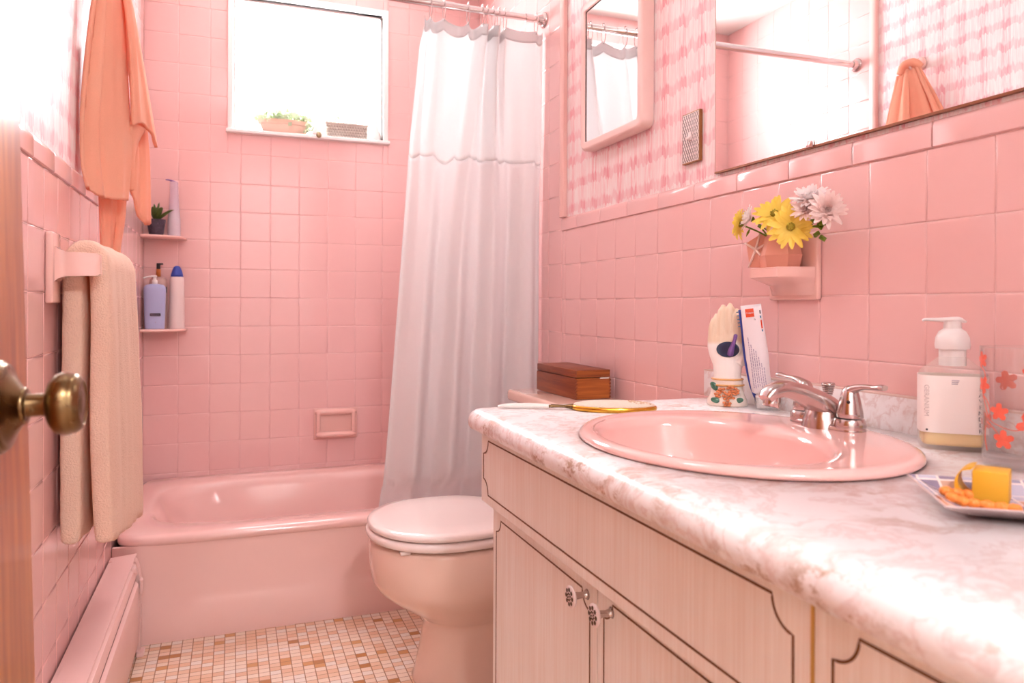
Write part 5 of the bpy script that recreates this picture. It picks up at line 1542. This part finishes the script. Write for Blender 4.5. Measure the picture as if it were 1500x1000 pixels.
fin('fins', bm, M['plateunder'], t_, smooth=False)
bm = bmesh.new(); prism(bm, [(.004, .008), (.0785, .008), (.0795, .20), (.0745, .228), (.068, .248), (.058, .2555), (.004, .2555)], yb - .036, yb - .0005, axis=1); fin('end_cap', bm, M['heater'], t_, sharp=30)
bm = bmesh.new(); box(bm, (.060, yb - .095, .236), (.0765, yb - .078, .252), .004, 3); fin('clip', bm, M['heater'], t_, sharp=40)
bm = bmesh.new(); box(bm, (.0765, yb - .05, .165), (.0855, yb - .028, .205), .004, 3); fin('latch', bm, M['heater'], t_, sharp=40)
bm = bmesh.new(); box(bm, (.070, yb - .05, .0), (.0885, yb - .006, .0115), .003); fin('foot', bm, M['heater'], t_, sharp=40)

# ------------------------------------------------------------------ door
dr = thing('door_1', '', ''); del dr['label']; del dr['category']; dr['kind'] = 'structure'
dr.location = (.152, -2.99, .012); dr.rotation_euler = (0, math.radians(-1.5), 0)
bpy.context.view_layer.update()
DFX = .128
bm = bmesh.new(); box(bm, (-.035, 0, 0), (0, .772, 1.96), .0015); bm.transform(wm(dr)); leaf = fin('door_leaf', bm, M['doorwood'], dr, sharp=40)
kz = .846 - .0
kc = wm(dr) @ Vector((0, 2.99 - 2.308, kz - .012)); 
m_ = Matrix.Translation(kc) @ Matrix.Rotation(math.radians(-1.5), 4, 'Z') @ Matrix.Rotation(PI/2 - math.radians(1.5), 4, 'Y') @ Matrix.Diagonal((1.02, 1.02, .77, 1))
bm = bmesh.new(); lathe(bm, [(.0365, 0), (.0372, .0018), (.0365, .004), (.0345, .0048), (.0338, .0058), (.0345, .0068), (.0335, .0088), (.0305, .0098), (.0275, .0110), (.0235, .0145), (.0195, .0180), (.0160, .0210), (.0148, .0222), (.0150, .0240), (.0142, .0255), (.0120, .0262)], 48, m_); rs_ = fin('knob_rosette', bm, M['brass'], dr, sharp=60)
bm = bmesh.new(); lathe(bm, [(.0098, .024), (.0092, .030), (.0090, .040), (.0100, .0455)], 32, m_); ball(bm, m_ @ Vector((.003, -.0088, .0325)), .0016, 8); fin('knob_shank', bm, M['brass'], dr, sharp=60)
bm = bmesh.new(); lathe(bm, [(.0100, .0440), (.0135, .0448), (.0190, .0475), (.0235, .0525), (.0255, .0590), (.0252, .0650), (.0240, .0690), (.0243, .0705), (.0232, .0730), (.0205, .0765), (.0180, .0780), (.0172, .0765), (.0100, .0762), (.0085, .0772), (.0010, .0775)], 48, m_); fin('door_knob', bm, M['brass'], dr, sharp=60)
bm = bmesh.new(); box(bm, (-.024, .7715, .80), (-.011, .7735, .86)); bm.transform(wm(dr)); fin('latch_plate', bm, M['brass'], dr, smooth=False)

# ------------------------------------------------------------------ fill lamps added out of frame, on the bathroom and hallway ceilings
t_ = thing('ceiling_fill_lamp', 'unseen round opal glass ceiling lamp added as fill light in the bathroom', 'lamp', (.42, -1.80, H))  # unseen lamp, added as soft fill for the room
bm = bmesh.new(); lathe(bm, [(.13, 0), (.13, -.02), (.12, -.022)], 40, Matrix.Translation((.42, -1.80, H - .0005))); fin('fill_lamp_base', bm, M['steel'], t_, sharp=40)
bm = bmesh.new(); lathe(bm, [(.118, -.022), (.12, -.04), (.10, -.075), (.06, -.092), (.002, -.097)], 40, Matrix.Translation((.42, -1.80, H))); fin('fill_lamp_shade', bm, M['fillglass'], t_)

t_ = thing('hall_fill_lamp', 'unseen round opal glass ceiling lamp added as fill light in the hallway', 'lamp', (.6, -3.8, H))  # unseen lamp, added to brighten the room through the doorway
bm = bmesh.new(); lathe(bm, [(.13, 0), (.13, -.02), (.12, -.022)], 40, Matrix.Translation((.6, -3.8, H - .0005))); fin('fill_lamp_base', bm, M['steel'], t_, sharp=40)
bm = bmesh.new(); lathe(bm, [(.148, -.022), (.15, -.04), (.13, -.085), (.08, -.112), (.002, -.12)], 40, Matrix.Translation((.6, -3.8, H))); fin('fill_lamp_shade', bm, M['hallfill'], t_)
# ------------------------------------------------------------------ light
wld = bpy.data.worlds.new('daylight'); SC.world = wld; wld.use_nodes = True
bg = wld.node_tree.nodes['Background']; bg.inputs[0].default_value = (.94, .975, 1.0, 1); bg.inputs[1].default_value = 18.0
def area(name, loc, rot, sx, sy, power, col=(1, 1, 1), portal=False):
    l = bpy.data.lights.new(name, 'AREA'); l.shape = 'RECTANGLE'; l.size = sx; l.size_y = sy; l.energy = power; l.color = col
    o = bpy.data.objects.new(name, l); COL.objects.link(o); o.location = loc; o.rotation_euler = rot
    if portal: l.cycles.is_portal = True
    return o
area('daylight_portal_window', ((WX0+WX1)/2, .115, (WZ0+WZ1)/2), (-PI/2, 0, 0), WX1-WX0, WZ1-WZ0, 1, portal=True)
#area('daylight_portal_door', ((DX0+DX1)/2, YF - .1, DZ/2), (PI/2, 0, 0), DX1-DX0, DZ, 1, portal=True)

# ------------------------------------------------------------------ camera
yaw, pitch, roll, fpx, py = .35806, .00124, .00394, 1092.47, 449.3
f = Vector((math.sin(yaw)*math.cos(pitch), math.cos(yaw)*math.cos(pitch), -math.sin(pitch)))
r = f.cross(Z_).normalized(); u = r.cross(f)
r2 = r*math.cos(roll) + u*math.sin(roll); u2_ = -r*math.sin(roll) + u*math.cos(roll)
cam = bpy.data.cameras.new('camera'); co = bpy.data.objects.new('camera', cam); COL.objects.link(co)
mt = Matrix((r2, u2_, -f)).transposed().to_4x4(); mt.translation = Vector((.30603, -3.01329, .92867)); co.matrix_world = mt
cam.sensor_width = 36; cam.sensor_fit = 'HORIZONTAL'; cam.lens = fpx/1500*36; cam.shift_y = -(500 - py)/1500; cam.clip_start = .01
cam.dof.use_dof = True; cam.dof.focus_distance = 1.45; cam.dof.aperture_fstop = 6.3
SC.camera = co

SC.view_settings.view_transform = 'Standard'; SC.view_settings.look = 'None'; SC.view_settings.gamma = 1; SC.view_settings.use_curve_mapping = False
SC.view_settings.exposure = 1.15
